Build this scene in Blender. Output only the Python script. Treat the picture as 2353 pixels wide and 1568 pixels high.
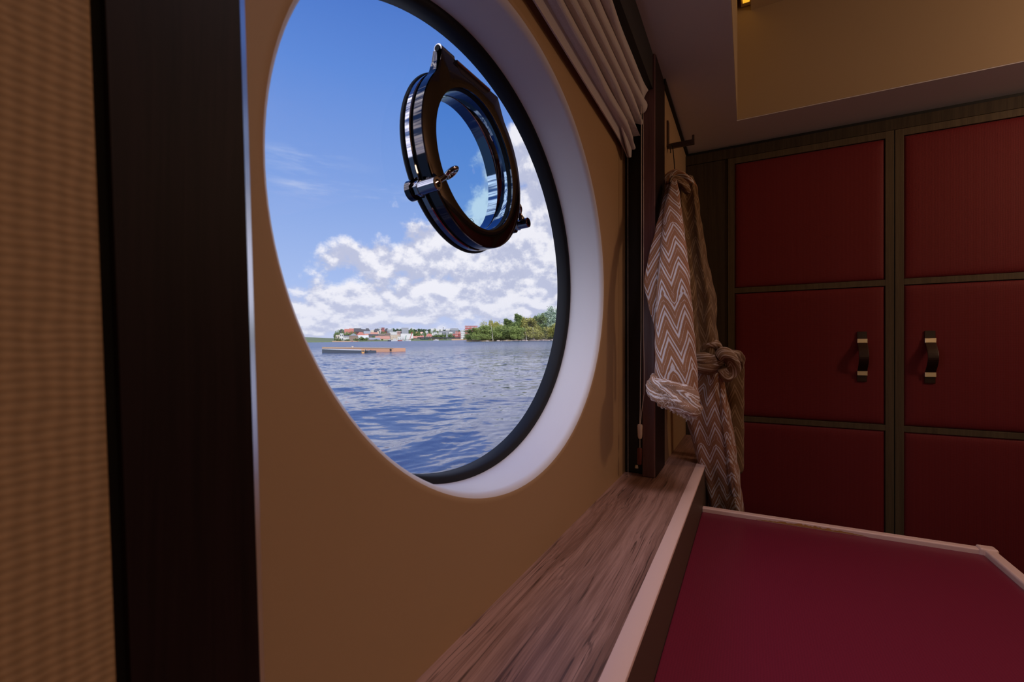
import bpy, bmesh, math, random
from mathutils import Vector, Matrix, noise as mnoise
random.seed(7)
C = bpy.context.scene.collection
PI = math.pi
for o in list(bpy.data.objects): bpy.data.objects.remove(o)

# ---------------------------------------------------------------- camera
F = 1046.0; VP = 1720.0; HZ = 801.0
TH = math.atan((VP-1176.5)/F); CT, ST = math.cos(TH), math.sin(TH)
cam_d = bpy.data.cameras.new('camera'); cam = bpy.data.objects.new('camera', cam_d); C.objects.link(cam)
bpy.context.scene.camera = cam
cam.location = (0, 0, 0); cam.rotation_euler = (PI/2, 0, TH)
cam_d.sensor_width = 36; cam_d.lens = 36*F/2353; cam_d.shift_y = (HZ-784)/2353
cam_d.clip_start = 0.02; cam_d.clip_end = 20000
cam_d.dof.use_dof = True; cam_d.dof.focus_distance = 1.6; cam_d.dof.aperture_fstop = 9.0

# ---------------------------------------------------------------- node helpers
class NT:
    def __init__(s, tree): s.t = tree; s.n = tree.nodes; s.l = tree.links
    def add(s, typ, ins=None, **kw):
        nd = s.n.new(typ)
        for k, v in kw.items(): setattr(nd, k, v)
        for k, v in (ins or {}).items(): s.put(nd.inputs[k], v)
        return nd
    def put(s, sock, v):
        if isinstance(v, bpy.types.NodeSocket): s.l.new(v, sock)
        else: sock.default_value = v
    def m(s, op, *a, clamp=False):
        nd = s.n.new('ShaderNodeMath'); nd.operation = op; nd.use_clamp = clamp
        for i, v in enumerate(a): s.put(nd.inputs[i], v)
        return nd.outputs[0]
    def vm(s, op, *a):
        nd = s.n.new('ShaderNodeVectorMath'); nd.operation = op
        for i, v in enumerate(a): s.put(nd.inputs[i], v)
        return nd.outputs[1] if op in ('DOT_PRODUCT', 'LENGTH') else nd.outputs[0]
    def noise(s, vec, scale, detail=4, rough=.5):
        nd = s.add('ShaderNodeTexNoise', {'Scale': scale, 'Detail': detail, 'Roughness': rough})
        if vec is not None: s.l.new(vec, nd.inputs['Vector'])
        return nd.outputs[0]
    def mix(s, f, a, b):
        nd = s.n.new('ShaderNodeMix'); nd.data_type = 'RGBA'
        s.put(nd.inputs[0], f); s.put(nd.inputs[6], a); s.put(nd.inputs[7], b)
        return nd.outputs[2]
    def ramp(s, f, stops, interp='LINEAR'):
        nd = s.n.new('ShaderNodeValToRGB'); cr = nd.color_ramp; cr.interpolation = interp
        while len(cr.elements) < len(stops): cr.elements.new(.5)
        for e, (p, c) in zip(cr.elements, stops): e.position = p; e.color = c
        s.put(nd.inputs[0], f); return nd.outputs[0]
    def step(s, x, a, b):
        nd = s.n.new('ShaderNodeMapRange'); nd.interpolation_type = 'SMOOTHSTEP'
        s.put(nd.inputs[0], x); s.put(nd.inputs[1], a); s.put(nd.inputs[2], b)
        return nd.outputs[0]
def lin(r, g, b):
    f = lambda c: (c/255/12.92) if c/255 <= .04045 else ((c/255+.055)/1.055)**2.4
    return (f(r), f(g), f(b), 1)

# ---------------------------------------------------------------- sky (world)
W = bpy.data.worlds.new('sky'); bpy.context.scene.world = W; W.use_nodes = True
t = NT(W.node_tree); t.n.clear()
gd = t.add('ShaderNodeTexCoord').outputs['Generated']
gd = t.vm('NORMALIZE', gd)
sx = t.add('ShaderNodeSeparateXYZ', {0: gd})
az = t.m('ARCTAN2', sx.outputs[0], sx.outputs[1]); el = t.m('ARCSINE', sx.outputs[2])
def skydir(u, v):
    r = (u-1176.5)/F
    return math.atan(r)-TH, math.atan((HZ-v)/F/math.sqrt(1+r*r))
blue = t.ramp(t.m('DIVIDE', el, 0.75, clamp=True), [(0, lin(205,212,240)), (.18, lin(168,192,240)), (.45, lin(128,163,228)), (.7, lin(96,140,218)), (.95, lin(66,110,196)), (1, lin(58,100,186))])
# stretched noise for cumulus (flatter towards the horizon)
cel = t.m('POWER', t.m('MAXIMUM', el, 0.003), 0.62)
cv = t.add('ShaderNodeCombineXYZ', {0: t.m('MULTIPLY', az, 1.0), 1: t.m('MULTIPLY', cel, 1.0), 2: 0.37})
n1 = t.noise(cv.outputs[0], 12.0, 9, .58)
n2 = t.noise(t.vm('ADD', cv.outputs[0], (0.0, 0.022, 0.0)), 12.0, 6, .58)
n3 = t.noise(t.vm('ADD', cv.outputs[0], (3.1, 1.7, 0.0)), 26.0, 6, .6)
def blob(u, v, su, sv, amp):
    a0, e0 = skydir(u, v)
    da = t.m('DIVIDE', t.m('SUBTRACT', az, a0), su/F); de = t.m('DIVIDE', t.m('SUBTRACT', el, e0), sv/F)
    q = t.m('ADD', t.m('MULTIPLY', da, da), t.m('MULTIPLY', de, de))
    return t.m('MULTIPLY', t.m('EXPONENT', t.m('MULTIPLY', q, -1.0)), amp)
mask = None
for b in [(1250, 430, 95, 130, .42), (1110, 430, 60, 95, .34), (1080, 580, 170, 45, .36), (1200, 345, 60, 50, .25), (850, 600, 110, 40, .34), (1290, 560, 120, 120, .3),
          (1150, 640, 200, 50, .34), (900, 690, 230, 40, .34), (1200, 700, 200, 60, .3), (700, 740, 300, 50, .25), (740, 445, 95, 32, .16),
          (980, 530, 60, 30, .2), (960, 290, 110, 120, -.2), (1215, 600, 60, 20, -.1)]:
    g = blob(*b); mask = g if mask is None else t.m('ADD', mask, g)
low = t.step(el, 0.30, 0.02)
mask = t.m('ADD', mask, t.m('ADD', t.m('MULTIPLY', low, 0.10), t.m('MULTIPLY', t.m('SUBTRACT', n3, .5), .25)))
# clouds over the rest of the sky dome (away from this view), over-bright to light the cabin
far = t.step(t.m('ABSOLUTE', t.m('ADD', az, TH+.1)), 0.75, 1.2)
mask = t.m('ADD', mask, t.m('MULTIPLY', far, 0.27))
dens = t.step(t.m('ADD', n1, mask), 0.68, 0.86)
wisp = t.noise(t.vm('MULTIPLY', cv.outputs[0], (3.0, 22.0, 1.0)), 1.6, 6, .6)
wm = t.m('ADD', blob(700, 365, 75, 16, 1), t.m('ADD', blob(850, 450, 140, 18, .9), blob(720, 420, 70, 25, .8)))
wd = t.m('MULTIPLY', t.m('MULTIPLY', t.step(wisp, .42, .72), wm), .75, clamp=True)
shade = t.step(t.m('ADD', t.m('SUBTRACT', n1, n2), t.m('MULTIPLY', t.m('SUBTRACT', n3, .5), .30)), -0.085, 0.075)
ccol = t.mix(shade, lin(192,198,224), lin(244,244,252))
ccol = t.mix(t.step(el, .16, .03), ccol, t.mix(shade, lin(196,202,228), lin(232,234,247)))
ccol = t.vm('MULTIPLY', ccol, t.add('ShaderNodeCombineXYZ', {i: t.m('ADD', 1.0, t.m('MULTIPLY', far, 2.2)) for i in range(3)}).outputs[0])  # unseen clouds boosted to send extra light through the window
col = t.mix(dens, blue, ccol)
col = t.mix(wd, col, lin(205,215,240))
down = t.step(sx.outputs[2], 0.0, -0.02)
col = t.mix(down, col, lin(70,90,120))
bg = t.add('ShaderNodeBackground', {0: col, 1: 1.0})
t.l.new(bg.outputs[0], t.add('ShaderNodeOutputWorld').inputs[0])

# ---------------------------------------------------------------- lights, exposure
def light(kind, name, loc, energy, color, size=.1, rot=(0, 0, 0)):
    d = bpy.data.lights.new(name, kind); d.energy = energy; d.color = color
    if kind == 'AREA': d.size = size
    if kind == 'POINT' or kind == 'SPOT': d.shadow_soft_size = size
    o = bpy.data.objects.new(name, d); C.objects.link(o); o.location = loc; o.rotation_euler = rot; return o
s = light('SUN', 'sun', (0, 0, 50), 3.2, (1.0, .95, .86)); s.data.angle = .01
s.rotation_euler = Vector((-.62, .50, -.60)).to_track_quat('-Z', 'Y').to_euler()
WARM = (1.0, .60, .27)
light('POINT', 'wardrobe_fill_unseen', (1.55, 1.50, .84), 14, (1.0, .66, .43), .10)  # unseen fill, added to brighten the wardrobe from the upper right
light('POINT', 'room_fill_unseen', (1.3, -.75, .15), 6.5, (1.0, .64, .36), .15)  # unseen warm fill behind the camera, added to lift the dim cabin
sill_fill = light('AREA', 'sill_fill_unseen', (.20, .70, 1.29), 2.7, (1.0, .82, .90), .30); sill_fill.data.spread = 1.75  # unseen fill in the recess, added to brighten sill and desk
sc = bpy.context.scene
sc.view_settings.view_transform = 'Standard'; sc.view_settings.look = 'None'
sc.view_settings.exposure = 0.0; sc.view_settings.gamma = 1.0; sc.view_settings.use_curve_mapping = False

# ---------------------------------------------------------------- coordinates from the photograph
def P(u, v, d):                      # point at camera depth d
    r = (u-1176.5)/F*d
    return Vector((r*CT-d*ST, r*ST+d*CT, (HZ-v)/F*d))
def onX(u, v, X):                    # on the plane x = -X
    return P(u, v, F*X/(CT*(VP-u)))
# ---------------------------------------------------------------- material helpers
def mat(name, col, rough=.6, metal=0., spec=.5, bump=None, var=0., coord='Object', sheen=0., emit=None):
    m = bpy.data.materials.new(name); m.use_nodes = True; t = NT(m.node_tree)
    b = t.n['Principled BSDF']
    b.inputs['Roughness'].default_value = rough; b.inputs['Metallic'].default_value = metal
    b.inputs['Specular IOR Level'].default_value = spec
    if sheen: b.inputs['Sheen Weight'].default_value = sheen
    col = col if len(col) == 4 else (*col, 1)
    b.inputs['Base Color'].default_value = col
    tc = t.add('ShaderNodeTexCoord').outputs[coord]
    if var:
        n = t.noise(tc, 14, 4)
        t.l.new(t.mix(t.m('MULTIPLY', t.step(n, .3, .7), var), col, (col[0]*.5, col[1]*.5, col[2]*.5, 1)), b.inputs['Base Color'])
    if bump:
        sc_, st, dist = bump
        n = t.noise(tc, sc_, 3)
        bp = t.add('ShaderNodeBump', {'Strength': st, 'Distance': dist, 'Height': n})
        t.l.new(bp.outputs[0], b.inputs['Normal'])
    if emit:
        b.inputs['Emission Color'].default_value = (*emit[0], 1); b.inputs['Emission Strength'].default_value = emit[1]
    return m
def woven(name, col, sx, sz, rough=.85, amp=.0004, var=.25, axes=(1, 2), sheen=0.):
    """fabric: crossed fine threads; axes = the two object axes lying in the surface"""
    m = bpy.data.materials.new(name); m.use_nodes = True; t = NT(m.node_tree)
    b = t.n['Principled BSDF']; b.inputs['Roughness'].default_value = rough; b.inputs['Specular IOR Level'].default_value = .25
    b.inputs['Sheen Weight'].default_value = sheen
    tc = t.add('ShaderNodeTexCoord').outputs['Object']
    sp = t.add('ShaderNodeSeparateXYZ', {0: tc})
    wob = t.m('MULTIPLY', t.m('SUBTRACT', t.noise(tc, 60, 2), .5), 5.0)
    a = t.m('SINE', t.m('ADD', t.m('MULTIPLY', sp.outputs[axes[0]], sx), wob))
    c = t.m('SINE', t.m('ADD', t.m('MULTIPLY', sp.outputs[axes[1]], sz), wob))
    h = t.m('MULTIPLY', t.m('ADD', a, c), .25)
    f = t.m('ADD', h, .5, clamp=True)
    dark = tuple(x*(1-var) for x in col[:3])+(1,)
    t.l.new(t.mix(f, dark, col), b.inputs['Base Color'])
    t.l.new(t.add('ShaderNodeBump', {'Strength': .5, 'Distance': amp, 'Height': f}).outputs[0], b.inputs['Normal'])
    return m
def wood(name, c1, c2, axis, rough=.45, scale=1.0, spec=.4, contrast=1.):
    m = bpy.data.materials.new(name); m.use_nodes = True; t = NT(m.node_tree)
    b = t.n['Principled BSDF']; b.inputs['Roughness'].default_value = rough; b.inputs['Specular IOR Level'].default_value = spec
    tc = t.add('ShaderNodeTexCoord').outputs['Object']
    lo = t.noise(t.vm('MULTIPLY', tc, tuple(9. if i != axis else 2.2 for i in range(3))), 1.0, 2)
    off = t.vm('MULTIPLY', t.add('ShaderNodeCombineXYZ', {0: lo, 1: lo, 2: lo}).outputs[0], tuple(.028 if i != axis else 0. for i in range(3)))
    p = t.vm('ADD', tc, off)
    sc1 = [55*scale]*3; sc1[axis] = 1.3*scale
    sc2 = [420.*scale]*3; sc2[axis] = 10.*scale
    sc3 = [85.*scale]*3; sc3[axis] = 1.1*scale
    n = t.noise(t.vm('MULTIPLY', p, tuple(sc1)), 1.0, 5, .55)
    fine = t.noise(t.vm('MULTIPLY', p, tuple(sc2)), 1.0, 3)
    n3 = t.noise(t.vm('ADD', t.vm('MULTIPLY', p, tuple(sc3)), (4.2, 1.1, 7.7)), 1.0, 2)
    g = t.m('ADD', t.m('MULTIPLY', n, .65), t.m('MULTIPLY', fine, .35))
    line = t.step(t.m('ABSOLUTE', t.m('SUBTRACT', n3, .47)), .020, .004)
    patch = t.step(t.noise(t.vm('MULTIPLY', tc, tuple(14. if i != axis else 3. for i in range(3))), 1.0, 2), .42, .62)
    vein = t.m('MULTIPLY', t.m('MULTIPLY', line, t.m('ADD', .25, patch)), .65*contrast)
    c = t.mix(t.step(g, .36, .64), c1, c2)
    dk = tuple(x*.28 for x in c1[:3])+(1,)
    t.l.new(t.mix(vein, c, dk), b.inputs['Base Color'])
    t.l.new(t.add('ShaderNodeBump', {'Strength': .25, 'Distance': .0006, 'Height': g}).outputs[0], b.inputs['Normal'])
    return m
M = {}
M['wallfab'] = woven('wall covering', (.46, .30, .165, 1), 900, 1100, .85, .0003, .22)
M['leftfab'] = woven('ribbed wall covering', (.50, .32, .17, 1), 950, 1500, .85, .0004, .32)
M['bay'] = mat('bay lining', (.44, .275, .14), .55, bump=(400, .1, .0003))
M['white'] = mat('reveal paint', (.76, .73, .75), .38, spec=.3)
M['ceil'] = mat('ceiling fabric', (.76, .75, .83), .8, bump=(600, .2, .0003))
M['cove'] = mat('recess paint', (.46, .35, .23), .75, bump=(500, .1, .0003))
M['gasket'] = mat('black rubber', (.014, .014, .016), .62, spec=.2, bump=(90, .15, .0006))
M['post'] = wood('dark stained wood', (.012, .006, .005, 1), (.020, .010, .009, 1), 2, .5, 1., .15, .5)
M['postmauve'] = wood('mauve stained wood', (.13, .062, .068, 1), (.18, .090, .096, 1), 2, .35, 1., .5, .4)
M['black'] = mat('black paint', (.008, .007, .007), .6)
M['sill'] = wood('walnut', (.22, .115, .085, 1), (.44, .255, .20, 1), 1, .38, 1., .5)
M['nose'] = mat('beige lipping', (.80, .56, .48), .42, spec=.5, bump=(700, .15, .0002))
M['wardwood'] = wood('taupe veneer', (.085, .06, .036, 1), (.12, .088, .052, 1), 2, .5, 1.5, .35, .3)
M['warddark'] = wood('dark taupe veneer', (.045, .032, .020, 1), (.068, .049, .030, 1), 2, .5, 1.5, .3, .3)
M['red'] = woven('burgundy fabric', (.215, .020, .026, 1), 1500, 1900, .62, .0004, .38, (0, 2), .05)
M['leather'] = woven('burgundy leather', (.20, .018, .040, 1), 1400, 1400, .30, .00015, .22, (0, 1))
M['chrome'] = mat('polished steel', (.36, .35, .38), .05, 1.0)
M['chromedk'] = mat('polished steel plate', (.085, .075, .08), .045, 1.0)
M['steel'] = mat('brushed steel', (.62, .53, .40), .32, 1.0)
M['strap'] = mat('dark brown leather', (.030, .010, .006), .38, bump=(300, .3, .0004))
M['cord'] = mat('pale cord', (.62, .52, .45), .8)
M['blackcord'] = mat('black cord', (.006, .006, .006), .7)
M['linen'] = woven('greige linen', (.66, .60, .62, 1), 1800, 5200, .9, .0005, .25)
M['ivory'] = mat('ivory plastic', (.62, .48, .38), .4)
M['torn'] = mat('bare torn edge', (.55, .26, .07), .8, bump=(200, .8, .002))
M['floor'] = mat('dark carpet', (.05, .035, .03), .9, bump=(300, .5, .002))
M['hull'] = mat('hull paint', (.03, .04, .07), .3)
def glass(name, tint, gloss=.9):
    m = bpy.data.materials.new(name); m.use_nodes = True; t = NT(m.node_tree); t.n.clear()
    tr = t.add('ShaderNodeBsdfTransparent', {0: tint}); gl = t.add('ShaderNodeBsdfGlossy', {0: (1, 1, 1, 1), 'Roughness': 0.0})
    ge = t.add('ShaderNodeNewGeometry')
    cs = t.m('ABSOLUTE', t.vm('DOT_PRODUCT', ge.outputs['Incoming'], ge.outputs['Normal']))
    fr = t.m('ADD', .04, t.m('MULTIPLY', t.m('POWER', t.m('SUBTRACT', 1.0, cs, clamp=True), 5.0), .96))
    mx = t.add('ShaderNodeMixShader', {0: t.m('MULTIPLY', fr, gloss)})
    t.l.new(tr.outputs[0], mx.inputs[1]); t.l.new(gl.outputs[0], mx.inputs[2])
    t.l.new(mx.outputs[0], t.add('ShaderNodeOutputMaterial').inputs[0]); return m
M['glass'] = glass('clear glass', (.99, .99, 1, 1), .5)
M['blueglass'] = glass('blue tinted glass', (.50, .72, .86, 1), .2)

# ---------------------------------------------------------------- mesh helpers
def link(name, me, m, parent=None, smooth=False):
    o = bpy.data.objects.new(name, me); C.objects.link(o)
    if m is not None and not me.materials:
        for q in (m if isinstance(m, (list, tuple)) else [m]): me.materials.append(q)
    if parent is not None: o.parent = parent
    if smooth:
        for p in me.polygons: p.use_smooth = True
    return o
def obj(name, bm, m, parent=None, smooth=False, bevel=0, seg=2, recalc=True):
    if recalc: bmesh.ops.recalc_face_normals(bm, faces=bm.faces)
    me = bpy.data.meshes.new(name); bm.to_mesh(me); bm.free()
    o = link(name, me, m, parent, smooth)
    if bevel:
        b = o.modifiers.new('bevel', 'BEVEL'); b.width = bevel; b.segments = seg; b.limit_method = 'ANGLE'; b.angle_limit = .6
    return o
def smooth_angle(o, ang=35):
    for p in o.data.polygons: p.use_smooth = True
    es = o.modifiers.new('es', 'EDGE_SPLIT'); es.split_angle = math.radians(ang); return o
def tag(o, label=None, cat=None, group=None, kind=None):
    if label: o['label'] = label
    if cat: o['category'] = cat
    if group: o['group'] = group
    if kind: o['kind'] = kind
    return o
def thing(name, label, cat, loc=(0, 0, 0), group=None, rotz=0):
    o = bpy.data.objects.new(name, None); C.objects.link(o); o.location = loc; o.rotation_euler = (0, 0, rotz)
    o.empty_display_size = .05
    return tag(o, label, cat, group)
def box(bm, x0, x1, y0, y1, z0, z1, mi=0):
    vs = [bm.verts.new((x, y, z)) for x in (x0, x1) for y in (y0, y1) for z in (z0, z1)]
    for q in [(0, 1, 3, 2), (4, 6, 7, 5), (0, 4, 5, 1), (2, 3, 7, 6), (0, 2, 6, 4), (1, 5, 7, 3)]:
        f = bm.faces.new([vs[i] for i in q]); f.material_index = mi
    return vs
def nb(): return bmesh.new()
def boxo(name, m, parent, *d, bevel=0, seg=2):
    bm = nb(); box(bm, *d); return obj(name, bm, m, parent, bevel=bevel, seg=seg)
def tube(bm, pts, r, n=10, cap=True, sc=None, uv=False):
    """sweep a circle (or ellipse) along points; r scalar or list"""
    pts = [Vector(p) for p in pts]; rings = []
    up = Vector((0, 0, 1)); prev = None
    for i, p in enumerate(pts):
        d = (pts[min(i+1, len(pts)-1)]-pts[max(i-1, 0)]).normalized()
        if prev is None:
            a = d.cross(up)
            if a.length < .05: a = d.cross(Vector((1, 0, 0)))
            a.normalize()
        else:
            a = (prev-d*prev.dot(d)).normalized()
        prev = a; b = d.cross(a)
        rr = r[i] if isinstance(r, (list, tuple)) else r
        rings.append([bm.verts.new(p+(a*math.cos(k*2*PI/n)+b*math.sin(k*2*PI/n))*rr) for k in range(n)])
    for i in range(len(rings)-1):
        for k in range(n): bm.faces.new((rings[i][k], rings[i][(k+1) % n], rings[i+1][(k+1) % n], rings[i+1][k]))
    if cap: bm.faces.new(rings[0][::-1]); bm.faces.new(rings[-1])
def tubeo(name, m, parent, pts, r, n=10, sm=True):
    bm = nb(); tube(bm, pts, r, n); return smooth_angle(obj(name, bm, m, parent))
def lathe_x(bm, prof, n=64, closed=True):
    """revolve (x, r) profile about the x axis"""
    rings = [[bm.verts.new((x, r*math.cos(k*2*PI/n), r*math.sin(k*2*PI/n))) for k in range(n)] for x, r in prof]
    m = len(rings)
    for i in range(m if closed else m-1):
        a, b = rings[i], rings[(i+1) % m]
        for k in range(n): bm.faces.new((a[k], a[(k+1) % n], b[(k+1) % n], b[k]))

# ================================================================ CABIN SHELL
ZS, ZC, ZF, ZD = -.40, .91, -1.27, -.52           # sill, ceiling, floor, desk (camera eye at 0)
XW, XP = .355, .26                                # window wall, plain wall (distance to the left)
EY, EZ, EA, EB = .74, .17, .4925, .408            # the oval opening
# --- window wall: inner lining with a softly rounded oval hole, reveal, back
N = 160
def oval(s, x, off=0):
    return [(x, EY+(EA+off)*math.cos(k*2*PI/N), EZ+(EB+off)*math.sin(k*2*PI/N)) for k in range(N)]
def outer_rect(y0, y1, z0, z1, x):
    pts = []
    for k in range(N):
        a = k*2*PI/N; c, s_ = math.cos(a)*EA, math.sin(a)*EB
        tt = min([((y1-EY)/c if c > 1e-9 else 1e9), ((y0-EY)/c if c < -1e-9 else 1e9), ((z1-EZ)/s_ if s_ > 1e-9 else 1e9), ((z0-EZ)/s_ if s_ < -1e-9 else 1e9)])
        pts.append((x, EY+c*tt, EZ+s_*tt))
    return pts
def loops(bm, ls, mi=None, closed=True):
    rs = [[bm.verts.new(p) for p in l] for l in ls]; n = len(rs[0])
    for i in range(len(rs)-1):
        for k in range(n if closed else n-1):
            f = bm.faces.new((rs[i][k], rs[i][(k+1) % n], rs[i+1][(k+1) % n], rs[i+1][k]))
            if mi: f.material_index = mi[i]
bm = nb()
R = .016
ls = [outer_rect(.10, 1.62, -.46, ZC, -XW)]; mi = []
for q in range(7):
    a = q/6*PI/2; ls.append(oval(0, -XW-R*(1-math.cos(a)), R-R*math.sin(a))); mi.append(0 if q < 3 else 1)
mi[0] = 0; ls.append(oval(0, -.455)); mi.append(1)
ls.append(oval(0, -.455, .02)); mi.append(1)
loops(bm, ls, mi)
wl = obj('wall_window', bm, [M['bay'], M['white']]); tag(wl, kind='structure')
for p in wl.data.polygons: p.use_smooth = True
es = wl.modifiers.new('es', 'EDGE_SPLIT'); es.split_angle = math.radians(40)
# hull skin outside
bm = nb()
def orect(x, off): return outer_rect(-3, 4, -2.0, 2.0, x)
loops(bm, [orect(-.484, 0), oval(0, -.484, -.004), oval(0, -.506, .07), orect(-.506, 0)])
hl = obj('wall_hull', bm, M['hull']); tag(hl, kind='structure')
# gasket + pane
win = bpy.data.objects.new('window_1', None); C.objects.link(win); tag(win, kind='structure'); win.location = (-.463, EY, EZ)
def sub(o, par):
    o.parent = par; o.location = Vector(o.location)-par.location; return o
bm = nb()
prof = [(-.452, .004), (-.452, -.004), (-.455, -.010), (-.460, -.0125), (-.486, -.0125), (-.488, -.010), (-.488, .004)]
ls = [oval(0, x, o_) for x, o_ in prof]; loops(bm, ls+[ls[0]])
g = obj('gasket', bm, M['gasket'], smooth=True); sub(g, win)
bm = nb()      # pane, thin sheet with round hole for the port
HY, HZc, HR = .7066, .3362, .1392
inner = [(-.480, HY+HR*math.cos(k*2*PI/N), HZc+HR*math.sin(k*2*PI/N)) for k in range(N)]
loops(bm, [oval(0, -.480, -.005), inner])
g = obj('pane', bm, M['glass']); sub(g, win)

# --- plain walls
def structo(name, m, *d, bevel=0, **k):
    return tag(boxo(name, m, None, *d, bevel=bevel, **k), kind='structure')
structo('wall_far_side', M['wallfab'], -.45, -XP, 1.625, 2.9, ZF, ZC)
# near wall panel, leaning very slightly with the hull frame
def shear(o, k):     # lean along y with height
    for v in o.data.vertices: v.co.y += k*v.co.z
LEAN = -.031
o = structo('wall_near_side', M['leftfab'], -.45, -.262, -2.2, .0985, ZF, ZC); shear(o, LEAN)
structo('wall_back', mat('dark panelling', (.10, .06, .04), .6), -.55, 3.0, -2.3, -2.2, ZF, 1.6)
M['darkwall'] = mat('dark panelling', (.045, .028, .020), .6)
structo('wall_right', M['darkwall'], 2.6, 2.7, -2.3, 3.0, ZF, 1.6)
structo('wall_end', M['wallfab'], -.55, 2.7, 2.9, 3.0, ZF, 1.6)
structo('floor', M['floor'], -.55, 2.7, -2.3, 3.0, ZF-.06, ZF)
structo('wall_below_sill', M['wallfab'], -.45, -.262, -2.2, 2.9, ZF, -.47)
# ceiling with a recess
RX0, RX1, RY0, RY1, RZ = -.041, 1.95, -.9, 2.03, 1.47
bm = nb()
def cbox(*d): box(bm, *d)
cbox(-.55, RX0, -2.3, 3.0, ZC, ZC+.08); cbox(RX1, 2.7, -2.3, 3.0, ZC, ZC+.08)
cbox(RX0, RX1, RY1, 3.0, ZC, ZC+.08); cbox(RX0, RX1, -2.3, RY0, ZC, ZC+.08)
tag(obj('ceiling', bm, M['ceil']), kind='structure')
bm = nb()
e_ = .0015
cbox(RX0-.05, RX0+e_, RY0-.05, RY1+.05, ZC+.003, RZ+.05); cbox(RX1-e_, RX1+.05, RY0-.05, RY1+.05, ZC+.003, RZ+.05)
cbox(RX0, RX1, RY1-e_, RY1+.05, ZC+.003, RZ+.05); cbox(RX0, RX1, RY0-.05, RY0+e_, ZC+.003, RZ+.05); cbox(RX0, RX1, RY0, RY1, RZ, RZ+.05)
tag(obj('ceiling_recess', bm, M['cove']), kind='structure')
# black strip standing in for the shadow line where wall meets ceiling
structo('gap_shade_1', M['black'], -XP-.01, -XP+.012, 1.60, 2.26, ZC-.008, ZC)
# dropped raft inside the recess, light strip in the gap
raft = thing('ceiling_panel', 'flat taupe raft panel hanging inside the ceiling recess', 'ceiling panel', (.9, .5, 1.33))
sub(boxo('panel', M['cove'], None, .008, 1.85, -.8, 2.028, 1.335, 1.40), raft)
led = thing('light_strip', 'amber glowing light strip in the gap beside the ceiling raft', 'light', (RX0+.02, .6, 1.36))
M['led'] = mat('amber diffuser', (.9, .6, .2), .5, emit=((1.0, .50, .03), .95))
sub(boxo('diffuser', M['led'], None, -.020, .004, -.8, 1.99, 1.345, 1.352), led)
sub(boxo('housing', M['cove'], None, -.026, .008, -.8, 2.02, 1.3525, 1.364), led)

# ================================================================ WINDOW BAY: posts, pelmet
def shear_o(o): shear(o, LEAN); return o
post = thing('wooden_post', 'dark wood post at the left, nearest the camera, with a bright window edge', 'post', (-.26, .14, ZS))
q = boxo('post_body', M['post'], None, -.345, -.2585, .103, .1655, ZS, ZC-.001, bevel=0); shear_o(q); sub(q, post)
bm = nb()  # added strip, angled to show window light on the post's corner
pr = [(-.2590, .1656), (-.25855, .1656), (-.2650, .1727), (-.275, .1727), (-.275, .1656)]
vs = [[bm.verts.new((x, y, z)) for x, y in pr] for z in (ZS+.001, ZC-.002)]
for k in range(len(pr)): bm.faces.new((vs[0][k], vs[0][(k+1) % len(pr)], vs[1][(k+1) % len(pr)], vs[1][k]))
bm.faces.new(vs[0][::-1]); bm.faces.new(vs[1])
q = obj('edge_strip', bm, mat('edge highlight', (.80, .80, .88), .28, 1.0)); shear_o(q); sub(q, post); q['label'] = 'bright edge highlight added for the window light'
structo('gap_shade_2', M['black'], -.35, -.2640, .0985-.03, .115, ZF, ZC)  # black strip standing in for the shadow gap beside the near post
shear(bpy.data.objects['gap_shade_2'], LEAN)
post = thing('wooden_post', 'mauve-brown wood post at the far end of the window bay, behind the robe', 'post', (-.275, 1.52, ZS))
sub(boxo('post_body', M['postmauve'], None, -.2935, -.2552, 1.445, 1.602, ZS, ZC-.001, bevel=.003), post)
sub(boxo('edge_strip', M['post'], None, -.300, -.2545, 1.6025, 1.624, ZS, ZC-.001, bevel=.001), post)
sub(boxo('side_face', M['post'], None, -.2551, -.2543, 1.452, 1.6024, ZS, ZC-.001), post)  # thin dark sheet that makes the post's room side darker
structo('trim_3', M['black'], -.3552, -.294, 1.53, 1.60, ZS, ZC-.001)       # black side lining of the bay
structo('trim_4', M['black'], -.3545, -.294, 1.475, 1.53, ZS+.0005, ZC-.001, bevel=.004)
structo('trim_5', M['black'], -.285, -.262, .17, 1.445, .80, ZC-.0005)     # pelmet board above the blind
structo('trim_6', M['black'], -.3545, -.285, .17, 1.475, .885, ZC-.0005)

# ================================================================ SILL
sill = thing('window_sill', 'dark walnut window sill board with beige lipping along its front edge', 'window sill', (-.25, .8, ZS))
sub(boxo('board', M['sill'], None, -.3548, -.1600, -1.2, 2.245, ZS-.03, ZS), sill)
bm = nb()
pr = [(-.1598, ZS+.0006), (-.158, ZS+.0012), (-.135, ZS+.0012), (-.1318, ZS-.0005), (-.131, ZS-.003), (-.131, ZS-.005), (-.1598, ZS-.005)]
for y in (-1.2, 2.245): pass
vs = [[bm.verts.new((x, y, z)) for x, z in pr] for y in (-1.2, 2.245)]
for k in range(len(pr)): bm.faces.new((vs[0][k], vs[0][(k+1) % len(pr)], vs[1][(k+1) % len(pr)], vs[1][k]))
bm.faces.new(vs[0]); bm.faces.new(vs[1][::-1])
sub(smooth_angle(obj('lipping', bm, M['nose'])), sill)
M['fascia'] = mat('taupe fascia', (.10, .062, .040), .55, bump=(500, .2, .0002))
sub(boxo('fascia', M['fascia'], None, -.1597, -.1318, -1.2, 2.245, -.74, ZS-.0052), sill)

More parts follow.
